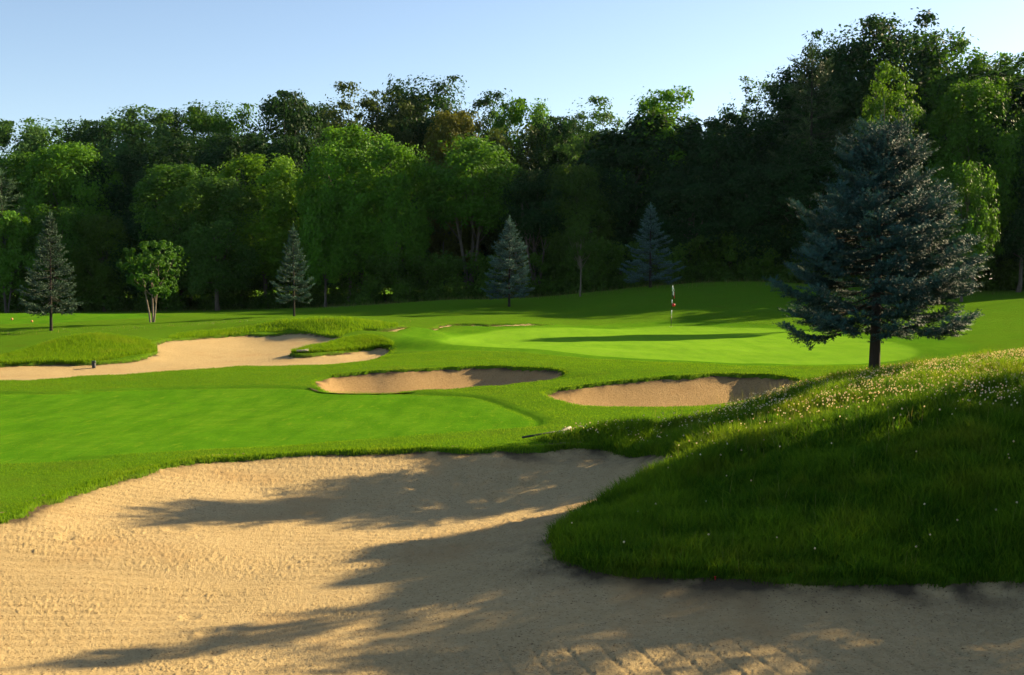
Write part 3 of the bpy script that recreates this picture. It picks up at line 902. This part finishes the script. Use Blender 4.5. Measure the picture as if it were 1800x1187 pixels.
# ------------------------------------------------------------------ prototypes
def make_protos():
    P = {}
    # name: (trunk, crown), H, R
    P['full'] = (broadleaf(101, 16, 4.6, .6, 150, 190, .29), 16, 4.6)
    P['full2'] = (broadleaf(102, 16, 4.8, .4, 170, 170, .27, lobes=14, droop=.5), 16, 4.8)
    P['oak'] = (broadleaf(103, 20, 6.0, 1.2, 190, 170, .33, open_=.1, lobes=14), 20, 6.0)
    P['airy'] = (broadleaf(104, 18, 4.4, 2.5, 110, 120, .26, open_=.25, lobes=12, fill=.2), 18, 4.4)
    P['high'] = (broadleaf(105, 18, 5.2, 6.0, 120, 170, .30, stems=3, spread=2.2, open_=.15, tr=.2), 18, 5.2)
    P['maple'] = (broadleaf(106, 20, 5.6, 1.0, 190, 180, .33, lobes=16, flat=.75), 20, 5.6)
    P['ash'] = (broadleaf(107, 17, 3.9, 1.0, 120, 170, .30, lobes=10, flat=.9, fill=.22), 17, 3.9)
    P['willow'] = (broadleaf(108, 12, 3.4, .5, 75, 170, .28, flat=1.3, droop=.9), 12, 3.4)
    P['shrub'] = (broadleaf(109, 6, 2.6, .3, 70, 170, .22, lobes=8, tr=.07, stems=3, spread=.8), 6, 2.6)
    P['sapling'] = (broadleaf(110, 4.2, 1.55, 1.2, 95, 95, .13, stems=3, spread=.55, lobes=8, fill=.05, lob=2.2, rcs=.8, tr=.05, bark=M_palebark, flat=.8), 4.2, 1.55)
    P['sapling2'] = (broadleaf(111, 6.0, 1.9, 1.6, 80, 110, .17, lobes=8, fill=.06, lob=2.0, rcs=.85, tr=.075, bark=M_palebark, flat=.8), 6.0, 1.9)
    P['birch'] = (broadleaf(112, 20, 3.6, 9, 60, 90, .26, open_=.25, lobes=8, tr=.16, bark=M_palebark, fill=.1), 20, 3.6)
    P['shade'] = (broadleaf(113, 7, 1.75, 5.7, 80, 170, .16, lobes=12, tr=.09, fill=.6), 7, 1.75)
    P['pine'] = (conifer(120, 18, [(0, 3.2), (8, 3.4), (13, 2.6), (17, 1.0), (18, .3)], .95, 5, 7, .34, 6, .55, .05, 6.5, up=(.5, .05), loose=.25, tr=.2, dead=False, leader=.6), 18, 3.4)
    P['spruce'] = (conifer(121, 5.6, [(1.0, 1.55), (1.5, 1.7), (2.4, 1.40), (3.6, .92), (4.6, .48), (5.5, .10)], .30, 7, 10, 1.2, 6, .17, .030, 1.3, tr=.10, lean=.01), 5.6, 1.7)
    P['spruce2'] = (conifer(122, 5.6, [(1.0, 1.25), (1.5, 1.45), (2.4, 1.22), (3.6, .80), (4.6, .40), (5.5, .08)], .28, 7, 10, 1.2, 6, .16, .028, 1.2, tr=.08, up=(.6, -.05)), 5.6, 1.45)
    P['shade_tall'] = (broadleaf(114, 7, 1.75, 4.6, 80, 170, .16, lobes=12, tr=.09, fill=.6), 7, 1.75)
    P['spruce3'] = (conifer(127, 5.6, [(.8, 1.6), (1.5, 1.75), (2.4, 1.55), (3.4, 1.15), (4.6, .5), (5.5, .1)], .27, 8, 10, 1.3, 6, .18, .032, 1.0, tr=.10, lean=-.012), 5.6, 1.75)
    P['spruce4'] = (conifer(129, 5.6, [(.7, 1.7), (1.5, 1.8), (2.2, 1.35), (3.4, 1.05), (4.4, .5), (5.5, .1)], .33, 7, 10, 1.2, 6, .18, .032, .8, tr=.10, lean=.008, loose=.12), 5.6, 1.75)
    P['big_spruce'] = (conifer(131, 4.48, [(.6, 1.30), (1.0, 1.60), (1.64, 1.74), (2.25, 1.56), (2.7, 1.38), (3.0, 1.08), (3.3, .78), (3.6, .80), (3.95, .62), (4.25, .40), (4.45, .14)], .21, 9, 15, 2.2, 20, .175, .0105, 1.16, up=(.66, -.05), tr=.112, lean=.035, leader=.5, nlen=.042, var=(.74, 1.12)), 4.48, 1.8)
    return P


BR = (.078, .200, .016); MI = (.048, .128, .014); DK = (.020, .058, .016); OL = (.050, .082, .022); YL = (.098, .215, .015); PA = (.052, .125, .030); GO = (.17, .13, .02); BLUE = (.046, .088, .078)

TREES = [
    # label, kind, px, py_top, width_px, d, colour
    # skyline, left to right
    ('hazy round topped tree at the far left end of the skyline', 'full', 25, 214, 120, 122, PA),
    ('hazy broad tree second from the left end of the skyline', 'oak', 95, 212, 130, 128, MI),
    ('low domed tree on the left skyline beside the tall flat topped tree', 'full2', 170, 212, 120, 124, DK),
    ('tall flat topped tree with brush like top on the left skyline', 'maple', 250, 191, 150, 120, PA),
    ('tree with knobbly dark tuft poking above the left skyline', 'full', 330, 190, 110, 124, DK),
    ('light topped tree with a crooked crest above the bright yellow green tree', 'oak', 395, 181, 130, 120, MI),
    ('dark dense tree with a pointed top left of the tall central oak', 'full', 500, 164, 120, 118, DK),
    ('dark tree filling the dip between pointed tree and central oaks', 'full2', 555, 185, 110, 124, DK),
    ('olive brown airy tree with sky showing through its crown', 'airy', 625, 151, 130, 112, OL),
    ('tall brownish tree behind the bright two lobed tree', 'oak', 690, 165, 120, 116, OL),
    ('tallest dark oak at the top of the central skyline', 'oak', 750, 136, 150, 118, DK),
    ('golden leaved tree among the green crowns of the centre', 'full2', 800, 195, 100, 108, (.090, .105, .016)),
    ('dark thin topped tree right of the tallest central oak', 'airy', 862, 158, 110, 116, DK),
    ('bright green rounded tree at the right shoulder of the central skyline', 'full', 925, 175, 95, 112, BR),
    ('olive tree hanging below the bright green shoulder tree', 'willow', 905, 225, 110, 106, OL),
    ('dark tree between the bright shoulder tree and pale feathery tree', 'full2', 985, 205, 110, 108, DK),
    ('pale feathery tree with thin upright twigs above the small sapling', 'airy', 1050, 176, 120, 100, PA),
    ('bright green tree with two raised lobes against the sky', 'ash', 1160, 160, 120, 96, BR),
    ('low dark tree in the gap of the skyline left of the tall right wood', 'full', 1228, 236, 110, 112, DK),
    ('thin see-through birch against the sky left of the tall right wood', 'birch', 1318, 140, 95, 100, PA),
    ('very dark tree forming the left shoulder of the tall right wood', 'maple', 1285, 205, 150, 92, DK),
    ('dark round headed tree behind the tall loose pine', 'maple', 1400, 120, 130, 98, DK),
    ('dark broad tree on the left flank of the tallest maple', 'oak', 1470, 60, 140, 98, DK),
    ('tallest maple with a domed crown at the top of the right wood', 'maple', 1550, 32, 175, 96, DK),
    ('tall green maple right of and a little below the tallest one', 'maple', 1655, 60, 150, 94, MI),
    ('green tree with spiky tufts stepping down from the tall maples', 'oak', 1710, 110, 110, 92, MI),
    ('dense green tree at the right end of the skyline', 'maple', 1775, 97, 140, 94, MI),
    ('tall loose pine with its bare grey trunk showing high up', 'pine', 1428, 92, 150, 90, (.045, .075, .022)),
    # second row
    ('hazy mid green tree under the left end of the skyline', 'full', 40, 268, 120, 108, MI),
    ('tree with a bright sunlit right edge in the left wood', 'full2', 120, 252, 125, 106, BR),
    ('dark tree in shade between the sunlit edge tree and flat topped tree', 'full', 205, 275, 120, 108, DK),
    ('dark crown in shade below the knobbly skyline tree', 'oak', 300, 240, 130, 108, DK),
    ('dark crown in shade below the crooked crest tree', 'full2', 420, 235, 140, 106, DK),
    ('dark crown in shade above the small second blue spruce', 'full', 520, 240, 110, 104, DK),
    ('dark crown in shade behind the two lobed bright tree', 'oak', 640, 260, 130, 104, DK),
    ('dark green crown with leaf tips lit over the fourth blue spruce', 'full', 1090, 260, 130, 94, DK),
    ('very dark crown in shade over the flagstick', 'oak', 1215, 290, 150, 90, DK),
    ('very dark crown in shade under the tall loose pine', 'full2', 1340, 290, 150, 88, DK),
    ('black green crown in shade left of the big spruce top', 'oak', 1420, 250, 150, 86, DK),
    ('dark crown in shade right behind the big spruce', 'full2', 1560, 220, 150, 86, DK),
    # front row
    ('grey green pine at the left edge of the picture', 'pine', 2, 308, 90, 96, (.050, .095, .045)),
    ('bright low tree at the left edge beside the first blue spruce', 'shrub', 8, 372, 95, 92, BR),
    ('mid green tree rising right behind the first blue spruce', 'willow', 95, 362, 80, 94, MI),
    ('dark shrub tree with yellow tips between first spruce and left sapling', 'full2', 180, 378, 85, 94, (.06, .12, .012)),
    ('dark low tree behind the three stemmed sapling', 'full', 255, 385, 110, 96, DK),
    ('dark broad tree with a lit crest behind the grey green front tree', 'full2', 312, 289, 135, 97, MI),
    ('grey green broad tree leaning before the yellow green one', 'full2', 380, 314, 150, 92, (.055, .130, .020)),
    ('bright yellow green round tree behind the second blue spruce', 'full', 465, 272, 130, 95, YL),
    ('sunlit tree with drooping leafy sprays right of the second blue spruce', 'willow', 570, 330, 90, 90, BR),
    ('biggest bright green tree, its left lobe highest of the front row', 'maple', 612, 224, 150, 92, BR),
    ('bright right lobe tree leaning against the biggest bright green tree', 'full', 698, 252, 100, 91, BR),
    ('tree with several bare leaning trunks under a domed lit crown', 'high', 822, 238, 165, 92, (.058, .155, .014)),
    ('shaded tree with a few lit sprays behind the third blue spruce', 'high', 945, 300, 120, 90, DK),
    ('shaded tree with pale lit sprays left of the two lobed skyline tree', 'full2', 1010, 290, 120, 90, (.05, .105, .014)),
        ('sunlit yellow green tree above the big blue spruce tip', 'airy', 1565, 106, 105, 84, (.070, .160, .012)),
    ('tall tree with sunlit drooping right side behind the big spruce', 'full2', 1715, 140, 140, 82, (.052, .135, .012)),
    ('dark tree at the right edge of the picture', 'oak', 1795, 240, 140, 82, DK),
    ('shaded tree trunk and crown between the big spruce and right edge', 'full', 1640, 300, 130, 84, DK),
    ('sunlit glossy leaved young tree right beside the big blue spruce', 'willow', 1695, 288, 90, 72, (.060, .150, .016)),
]
SPRUCES = [
    ('first blue spruce, left end, with brown inner twigs and a bare foot', 'spruce', 90, 582, 372, 112, 52, 0.3),
    ('second blue spruce, narrow and sunlit, behind the sand hump', 'spruce2', 517, 556, 396, 80, 60, 1.2),
    ('third blue spruce, neat cone in shade left of the flagstick', 'spruce3', 895, 540, 382, 96, 71.5, 2.6),
    ('fourth blue spruce, widest and darkest, behind the flagstick', 'spruce4', 1143, 507, 358, 112, 79, 4.4),
]


def build_trees():
    P = make_protos()
    rng = np.random.default_rng(3)
    for i, (lab, k, px, py, w, d, colr) in enumerate(TREES):
        proto, H, Rr = P[k]
        top = at_d(px, py, d); g = ground_z(top[0], top[1]) - .1
        sz = (top[2] - g) / (H * 1.0); sx = w / F0 * d / (2 * Rr) * (1.32 if d > 93 else 1.15)
        nm = {'pine': 'pine_tree', 'shrub': 'leafy_shrub'}.get(k, 'broadleaf_tree')
        plant(nm, lab, 'tree' if k != 'shrub' else 'shrub', 'trees of the wood behind the golf course', proto, (top[0], top[1], g), (i * 2.399) % 6.28, (sx, sx, sz), colr)
    hues = [(.044, .076, .050), (.036, .080, .058), (.046, .098, .088), (.060, .120, .112)]
    for (lab, k, px, pb, pt, w, d, rz), hue in zip(SPRUCES, hues):
        proto, H, Rr = P[k]
        b = at_d(px, pb, d); b[2] = ground_z(b[0], b[1]) - .03
        sz = (at_d(px, pt, d)[2] - b[2]) / (H + .25); sx = w / F0 * d / (2 * Rr) * .9
        plant('blue_spruce', lab, 'spruce', 'blue spruces on the golf course', proto, tuple(b), rz, (sx, sx, sz), hue)
    b = (6.32, 19.8, ground_z(6.32, 19.8) - .03)
    plant('blue_spruce', 'biggest blue spruce with a dark bare trunk behind the clover mound', 'spruce', 'blue spruces on the golf course', P['big_spruce'][0], b, .6, (.98, .98, 1.0), (.023, .062, .056))
    for lab, k, px, pb, pt, w, d, colr in (('small three stemmed sapling with a round green crown, left meadow', 'sapling', 268, 567, 424, 110, 58, (.046, .128, .014)),
                                           ('thin single stemmed sapling in shade between third and fourth spruces', 'sapling2', 1020, 522, 378, 80, 77, (.045, .10, .012))):
        proto, H, Rr = P[k]
        b = at_d(px, pb, d); b[2] = ground_z(b[0], b[1]) - .02
        sz = (at_d(px, pt, d)[2] - b[2]) / H; sx = w / F0 * d / (2 * Rr)
        plant('sapling', lab, 'tree', 'young trees on the meadow', proto, tuple(b), 1.1, (sx, sx, sz), colr)

    for lab, nm, k, x, y, h_, r_, colr in (
            ('round headed tree standing just beyond the clover mound, shading the sand', 'broadleaf_tree', 'shade', 16.72, 21.5, 8.75, 1.5, MI),
            ('slender spruce standing beyond the clover mound, throwing a thin shadow', 'blue_spruce', 'spruce', 11.5, 17.35, 7.4, 1.5, BLUE),
            ('low bushy tree between the slender spruce and broad tree beyond the mound', 'broadleaf_tree', 'full', 15.9, 18.3, 8.2, 2.0, MI),
            ('broad tree nearest the front bunker, standing on the bank beyond the mound', 'broadleaf_tree', 'full', 19.9, 18.0, 8.5, 2.9, MI),
            ('tall tree standing beyond the right hillside, throwing a streak across the green', 'broadleaf_tree', 'shade_tall', 35.5, 66.1, 17.5, 2.4, MI)):
        proto, H, Rr = P[k]
        plant(nm, lab, 'spruce' if 'spruce' in nm else 'tree', 'trees beside the clover mound', proto, (x, y, ground_z(x, y) - .05), .4, (r_ / Rr, r_ / Rr, (h_ - ground_z(x, y)) / H), colr)

    # the depth of the wood: one mass of crowns behind the trees that can be told apart, running on past the right edge
    V = []; T = []; n = 0; TV = []; TQ = []; tn = 0
    def arr(me):
        a = np.empty(len(me.vertices) * 3, np.float32); me.vertices.foreach_get('co', a); return a.reshape(-1, 3)
    src = {k: (arr(P[k][0][1]), arr(P[k][0][0])) for k in ('full', 'full2', 'oak', 'maple')}
    spots = []
    for row, (y0, hh) in enumerate(((112, 13.5), (124, 14.5), (137, 16), (152, 13))):
        for x in np.arange(-72, 30, 6.2):
            spots.append((x + rng.uniform(-2, 2), y0 + rng.uniform(-3, 3) , hh * rng.uniform(.75, 1.0) * (1.0 + .18 * (x > -25)), rng.uniform(.85, 1.1)))
    for y0, hh in ((97, 16), (107, 17.5), (118, 18)):
        for x in np.arange(8, 64, 6.0): spots.append((x + rng.uniform(-2, 2), y0 + rng.uniform(-3, 3), hh * rng.uniform(.85, 1.05) * (1.18 if x > 26 else 1.0), rng.uniform(.95, 1.2)))
    for x in np.arange(-80, 60, 6): spots.append((x, 165, 9, 1.2))
    for x in np.arange(40, 68, 5.0): spots.append((x, 90 + rng.uniform(-2, 2), (20.0 if x < 58 else 16.5) * rng.uniform(.92, 1.06), 1.2))
    keys = list(src)
    for i, (x, y, hh, sc) in enumerate(spots):
        k = keys[i % 4]; c, t = src[k]; H = P[k][1]
        c = c.reshape(-1, 4, 3)[rng.random(len(c) // 4) < (.85 if x > 20 and y < 112 else .5)].reshape(-1, 3)
        a = rng.random() * 6.28; ca, sa = math.cos(a), math.sin(a)
        M = np.array([[ca * sc, -sa * sc, 0], [sa * sc, ca * sc, 0], [0, 0, hh / H]])
        ctr = c.reshape(-1, 4, 3).mean(1, keepdims=True)
        cc = ((c.reshape(-1, 4, 3) - ctr) * 1.55 + ctr).reshape(-1, 3)
        V.append(cc @ M.T + np.array([x, y, -.2])); T.append(np.repeat(np.clip(rng.normal(.4, .25, len(c) // 4), 0, 1), 4))
    V = np.concatenate(V)
    o = mesh_np('woodland', V, np.arange(len(V)).reshape(-1, 4), None, M_leaf, None, False, {'tint': np.concatenate(T)})
    o.color = (*DK, 1)
    tag(o, 'dark mass of the wood seen between and behind the nearer trees', kind='stuff')
    # thin trunks inside the wood
    mb = MB()
    for i in range(90):
        px = rng.uniform(-40, 1840); d = rng.uniform(98, 110) if px < 1000 else rng.uniform(93, 104)
        p = at_d(px, 500, d); g = ground_z(p[0], p[1]); hh = rng.uniform(3, 5.5); lx, ly = rng.normal(0, .6, 2); r = rng.uniform(.05, .14)
        u = np.linspace(0, 1, 6)[:, None]
        mb.tube(np.array([p[0], p[1], g - .3]) + u * np.array([lx, ly, hh]) + np.sin(u * 3) * np.array([lx * .3, ly * .3, 0]), np.linspace(r, r * .4, 6), 6)
    o = mb.mesh('wood_understory_stems', M_bark, None, True); tag(o, 'thin crowded stems deep inside the shaded wood', kind='stuff')
    # undergrowth along the foot of the wood
    C = []; Rr = []
    for i in range(1200):
        px = rng.uniform(-60, 1860); d = (rng.uniform(93, 101) if px < 620 else rng.uniform(86, 94)) if px < 1000 else rng.uniform(84, 92)
        p = at_d(px, 520, d); r = rng.uniform(.35, 1.15); g = ground_z(p[0], p[1])
        C.append((p[0], p[1], g + rng.uniform(.1, 1.0) * r + (rng.random() < .55) * rng.uniform(.3, 3.0))); Rr.append(r)
    C = np.array(C); Rr = np.array(Rr)
    k = np.repeat(np.arange(len(C)), 150); g = unit(rng, len(k)) * (rng.random(len(k)) ** .45)[:, None]
    Pp = C[k] + g * Rr[k][:, None] * np.array([1.1, 1, 1.0])
    nr = g + unit(rng, len(k)); nr /= np.linalg.norm(nr, axis=1)[:, None]
    v, q = leaf_quads(Pp, nr, .16 + .16 * rng.random(len(k)), rng)
    o = mesh_np('undergrowth', v, q, None, M_leaf, None, False, {'tint': np.repeat(np.clip(.5 * rng.random(len(k)) + .5 * rng.random(len(C))[k], 0, 1), 4)})
    o.color = (.055, .12, .014, 1); tag(o, 'tangled undergrowth along the foot of the wood', kind='stuff')


# ------------------------------------------------------------------ golf furniture
def lathe(mb, prof, n=16, c=(0, 0, 0), a=0.0):
    th = np.linspace(0, 2 * math.pi, n, endpoint=False)
    v = np.array([(c[0] + r * math.cos(t), c[1] + r * math.sin(t), c[2] + z) for r, z in prof for t in th]); m = len(prof)
    q = [(i * n + j, i * n + (j + 1) % n, (i + 1) * n + (j + 1) % n, (i + 1) * n + j) for i in range(m - 1) for j in range(n)]
    mb.add(v, q, None, a)


def sphere(mb, r, c, n=16, m=10):
    lathe(mb, [(max(r * math.sin(t), 1e-4), -r * math.cos(t)) for t in np.linspace(0.02, math.pi - .02, m)], n, c)


def build_things():
    black = plain('black_paint', (.012, .012, .013), .35); white = plain('white_paint', (.80, .79, .76), .4)
    red = plain('red_plastic', (.62, .02, .025), .3); orange = plain('orange_paint', (.75, .30, .10), .4)
    wood = plain('weathered_wood', (.30, .25, .20), .8, (.42, .37, .31), 18); steel = plain('dark_rubber', (.03, .032, .035), .6)
    checked = plain('flag_cloth', (.80, .79, .76), .8)
    # flagstick
    d = 60.0; p = at_d(1179.5, 573, d); g = ground_z(p[0], p[1])
    H = at_d(1181, 502, d)[2] - g
    e = empty('flagstick', (p[0], p[1], g)); tag(e, 'black and white banded flagstick with a limp flag standing on the green', 'flagstick')
    def zz(py): return at_d(1180, py, d)[2] - g
    lean = lambda z: .075 * z / H
    bands = [(573, 554, black), (554, 545, white), (545, 533, black), (533, 527, white), (527, 512, black), (512, 502, white)]
    for py0, py1, m in bands:
        mb = MB(); z0 = zz(py0) - (.12 if py0 == 573 else 0); z1 = zz(py1)
        mb.tube([(lean(z0), 0, z0), (lean((z0 + z1) / 2), 0, (z0 + z1) / 2), (lean(z1), 0, z1)], [.021 if m is white else .016] * 3, 10)
        mb.mesh('white_band' if m is white else 'pole', m, e, True)
    # limp flag: a hanging fold of cloth, white with black and red patches
    for col_, rng_, nm in ((white, (.0, 1.0), 'flag'),):
        nu, nv = 9, 14; mb = MB(); v = []
        for j in range(nv):
            t = j / (nv - 1); z = H - .03 - t * .52
            for i in range(nu):
                s = i / (nu - 1)
                wv = .02 + .105 * s * (1 - .25 * t) * (.35 + .9 * t ** .6)
                v.append((lean(z) + wv, .028 * math.sin(s * 9 + t * 2) * s, z - s * .16))
        q = [(j * nu + i, j * nu + i + 1, (j + 1) * nu + i + 1, (j + 1) * nu + i) for j in range(nv - 1) for i in range(nu - 1)]
        cells = {'w': [], 'k': [], 'r': []}
        for n_, (j, i) in enumerate([(j, i) for j in range(nv - 1) for i in range(nu - 1)]):
            key = 'r' if i >= 6 and j > 3 else ('k' if (j in (3, 4)) or (j >= 11) else 'w')
            cells[key].append(q[n_])
        me = bpy.data.meshes.new('flag'); me.from_pydata([tuple(x) for x in v], [], [tuple(f) for f in q]); me.materials.append(white); me.materials.append(black); me.materials.append(red)
        idx = []
        for (j, i) in [(j, i) for j in range(nv - 1) for i in range(nu - 1)]:
            idx.append(2 if (i >= 6 and j > 3) else (1 if (j in (3, 4) or j >= 11) else 0))
        me.polygons.foreach_set('material_index', idx); me.polygons.foreach_set('use_smooth', [True] * len(idx)); me.update()
        fo = link_mesh('flag', me, e); md = fo.modifiers.new('s', 'SOLIDIFY'); md.thickness = .004
    mb = MB(); zb = zz(536.5); sphere(mb, .088, (lean(zb) + .085, -.02, zb)); mb.mesh('marker_ball', red, e, True)
    mb = MB(); lathe(mb, [(.054, .004), (.060, .006), (.060, .001)], 20); mb.mesh('cup_rim', white, e, True)
    # tee markers
    for i, (px, py, lab) in enumerate(((21, 561.5, 'orange tee marker ball on the left tee, nearer the picture edge'), (56, 565, 'orange tee marker ball on the left tee, nearer the first spruce'))):
        d = 72.0; q = hit(px, py, 40, 120); gz = ground_z(q[0], q[1])
        mb = MB(); rr = .075 * q[1] / 72 * 1.0
        lathe(mb, [(rr * math.sin(t), rr * .92 - rr * math.cos(t)) for t in np.linspace(.25, math.pi - .01, 10)], 16)
        lathe(mb, [(rr * .45, -.04), (rr * .45, .012), (rr * .25, .03)], 12)
        o = mb.mesh('tee_marker', orange, None, True); o.location = (q[0], q[1], gz); tag(o, lab, 'tee marker', 'tee markers on the left tee')
    # rakes
    def rake(name, label, a, b, hd, z_off, w, handle_m, r=.014):
        e = empty(name, tuple(a)); tag(e, label, 'rake', 'bunker rakes')
        A = np.array([0, 0, z_off]); B = np.array(b) - np.array(a) + [0, 0, z_off]
        mb = MB(); mb.tube([A, (A + B) / 2, B], [r, r, r], 8); mb.mesh('handle', handle_m, e, True)
        h = np.array(hd); h = h / np.linalg.norm(h) * w / 2
        mb = MB(); mb.tube([B - h, B - h * .3, B + h * .3, B + h], [r * 1.6, r * 1.7, r * 1.7, r * 1.6], 6); hd_ = mb.mesh('rake_head', wood, e, False)
        mb = MB()
        for t in np.linspace(-.9, .9, 9): mb.tube([B + h * t, B + h * t + [0, 0, -.05], B + h * t + [.004, .01, -.09]], [.007, .006, .003], 5)
        mb.mesh('teeth', steel, e, False)
        return e
    a = hit(918, 771); b = hit(992, 764); c0 = hit(995, 768); c1 = hit(1013, 756)
    a[2] = ground_z(a[0], a[1]); b[2] = ground_z(b[0], b[1])
    rake('bunker_rake', 'rake lying in the grass behind the front bunker, pale wooden head raised', a, b + np.array([0, 0, .03]), np.array([c1[0] - c0[0], .28, .05]), .045, .36, steel, .017)
    a = hit(541, 617); b = hit(532, 622)
    a[2] = ground_z(a[0], a[1]); b[2] = ground_z(b[0], b[1])
    rake('bunker_rake', 'small pale rake on the grass tongue at the far left bunker', a + np.array([.12, .3, 0]), b, np.array([.3, .1, 0]), .09, .4, wood, .018)
    # dark capped drain pipe at the foot of the left mound
    q = hit(167, 637.5, 25, 60); gz = ground_z(q[0], q[1])
    e = empty('drain_pipe', (q[0], q[1] - .1, gz - .1)); tag(e, 'small dark capped pipe end at the sand edge of the left mound', 'pipe')
    green = plain('dark_green_plastic', (.02, .045, .03), .4)
    mb = MB(); lathe(mb, [(.06, -.05), (.06, .14), (.05, .14)], 14); mb.mesh('pipe', steel, e, True)
    mb = MB(); lathe(mb, [(.001, .175), (.055, .172), (.068, .16), (.068, .125), (.062, .125)], 14); mb.mesh('cap', green, e, True)
    # little red tee in the sand
    q = at_z(1257, 1020, -.2)
    b_ = BUNKERS['near']; sz = float(sand_z(np.array([q[0]]), np.array([q[1]]), b_, sdist(np.array([q[0]]), np.array([q[1]]), b_['poly'], 1.2), True)[0])
    mb = MB(); lathe(mb, [(.002, -.03), (.0045, .0), (.0045, .018), (.011, .026), (.0115, .030), (.002, .027)], 12)
    o = mb.mesh('golf_tee', red, None, True); o.location = (q[0], q[1], sz + .004); tag(o, 'tiny red golf tee stuck in the shaded sand below the mound', 'golf tee')


# ------------------------------------------------------------------ light
def build_light():
    AZ = rad(60); EL = rad(SUN_EL)
    w = bpy.data.worlds.new('World'); scene.world = w; w.use_nodes = True
    nt = w.node_tree; bg = nt.nodes['Background']
    sky = nt.nodes.new('ShaderNodeTexSky'); sky.sky_type = 'NISHITA'; sky.sun_disc = False
    sky.sun_elevation = EL; sky.sun_rotation = AZ; sky.altitude = 200; sky.air_density = .85; sky.dust_density = .55; sky.ozone_density = .5
    nt.links.new(sky.outputs[0], bg.inputs['Color']); bg.inputs['Strength'].default_value = SKY
    ld = bpy.data.lights.new('sun', 'SUN'); ld.energy = SUN; ld.angle = rad(.4); ld.color = (1.0, .80, .47)
    lo = bpy.data.objects.new('sun', ld); COL.objects.link(lo)
    s = Vector((math.sin(AZ) * math.cos(EL), math.cos(AZ) * math.cos(EL), math.sin(EL)))
    lo.rotation_euler = s.to_track_quat('Z', 'Y').to_euler(); lo.location = (30, 20, 40)
    vs = scene.view_settings
    scene.display_settings.display_device = 'sRGB'; vs.view_transform = 'Standard'; vs.look = 'None'; vs.exposure = EXPO; vs.gamma = 1; vs.use_curve_mapping = False
    c = scene.cycles
    c.max_bounces = 6; c.diffuse_bounces = 3; c.transmission_bounces = 4; c.transparent_max_bounces = 4; c.use_denoising = True


def build_haze():
    m, nt, out = new_mat('haze_air')
    v = nd(nt, 'ShaderNodeVolumePrincipled'); v.inputs['Density'].default_value = HAZE; v.inputs['Color'].default_value = (.62, .82, 1.0, 1); v.inputs['Anisotropy'].default_value = .2
    nt.links.new(v.outputs[0], out.inputs['Volume'])
    x, y, z0, z1 = 2700.0, 2700.0, -3.6, 31.0
    vs = [(a * x, b * y, c) for c in (z0, z1) for a, b in ((-1, -1), (1, -1), (1, 1), (-1, 1))]
    o = mesh_np('haze', vs, [(3, 2, 1, 0), (4, 5, 6, 7), (0, 1, 5, 4), (1, 2, 6, 5), (2, 3, 7, 6), (3, 0, 4, 7)], None, m)
    tag(o, 'thin summer haze hanging in front of the far wood', kind='stuff')


HAZE = .00003
SUN_EL = 24; SKY = .070; SUN = 5.0; EXPO = 1.5
build_ground(); build_sand(); build_grass(); build_trees(); build_things(); build_haze(); build_light()
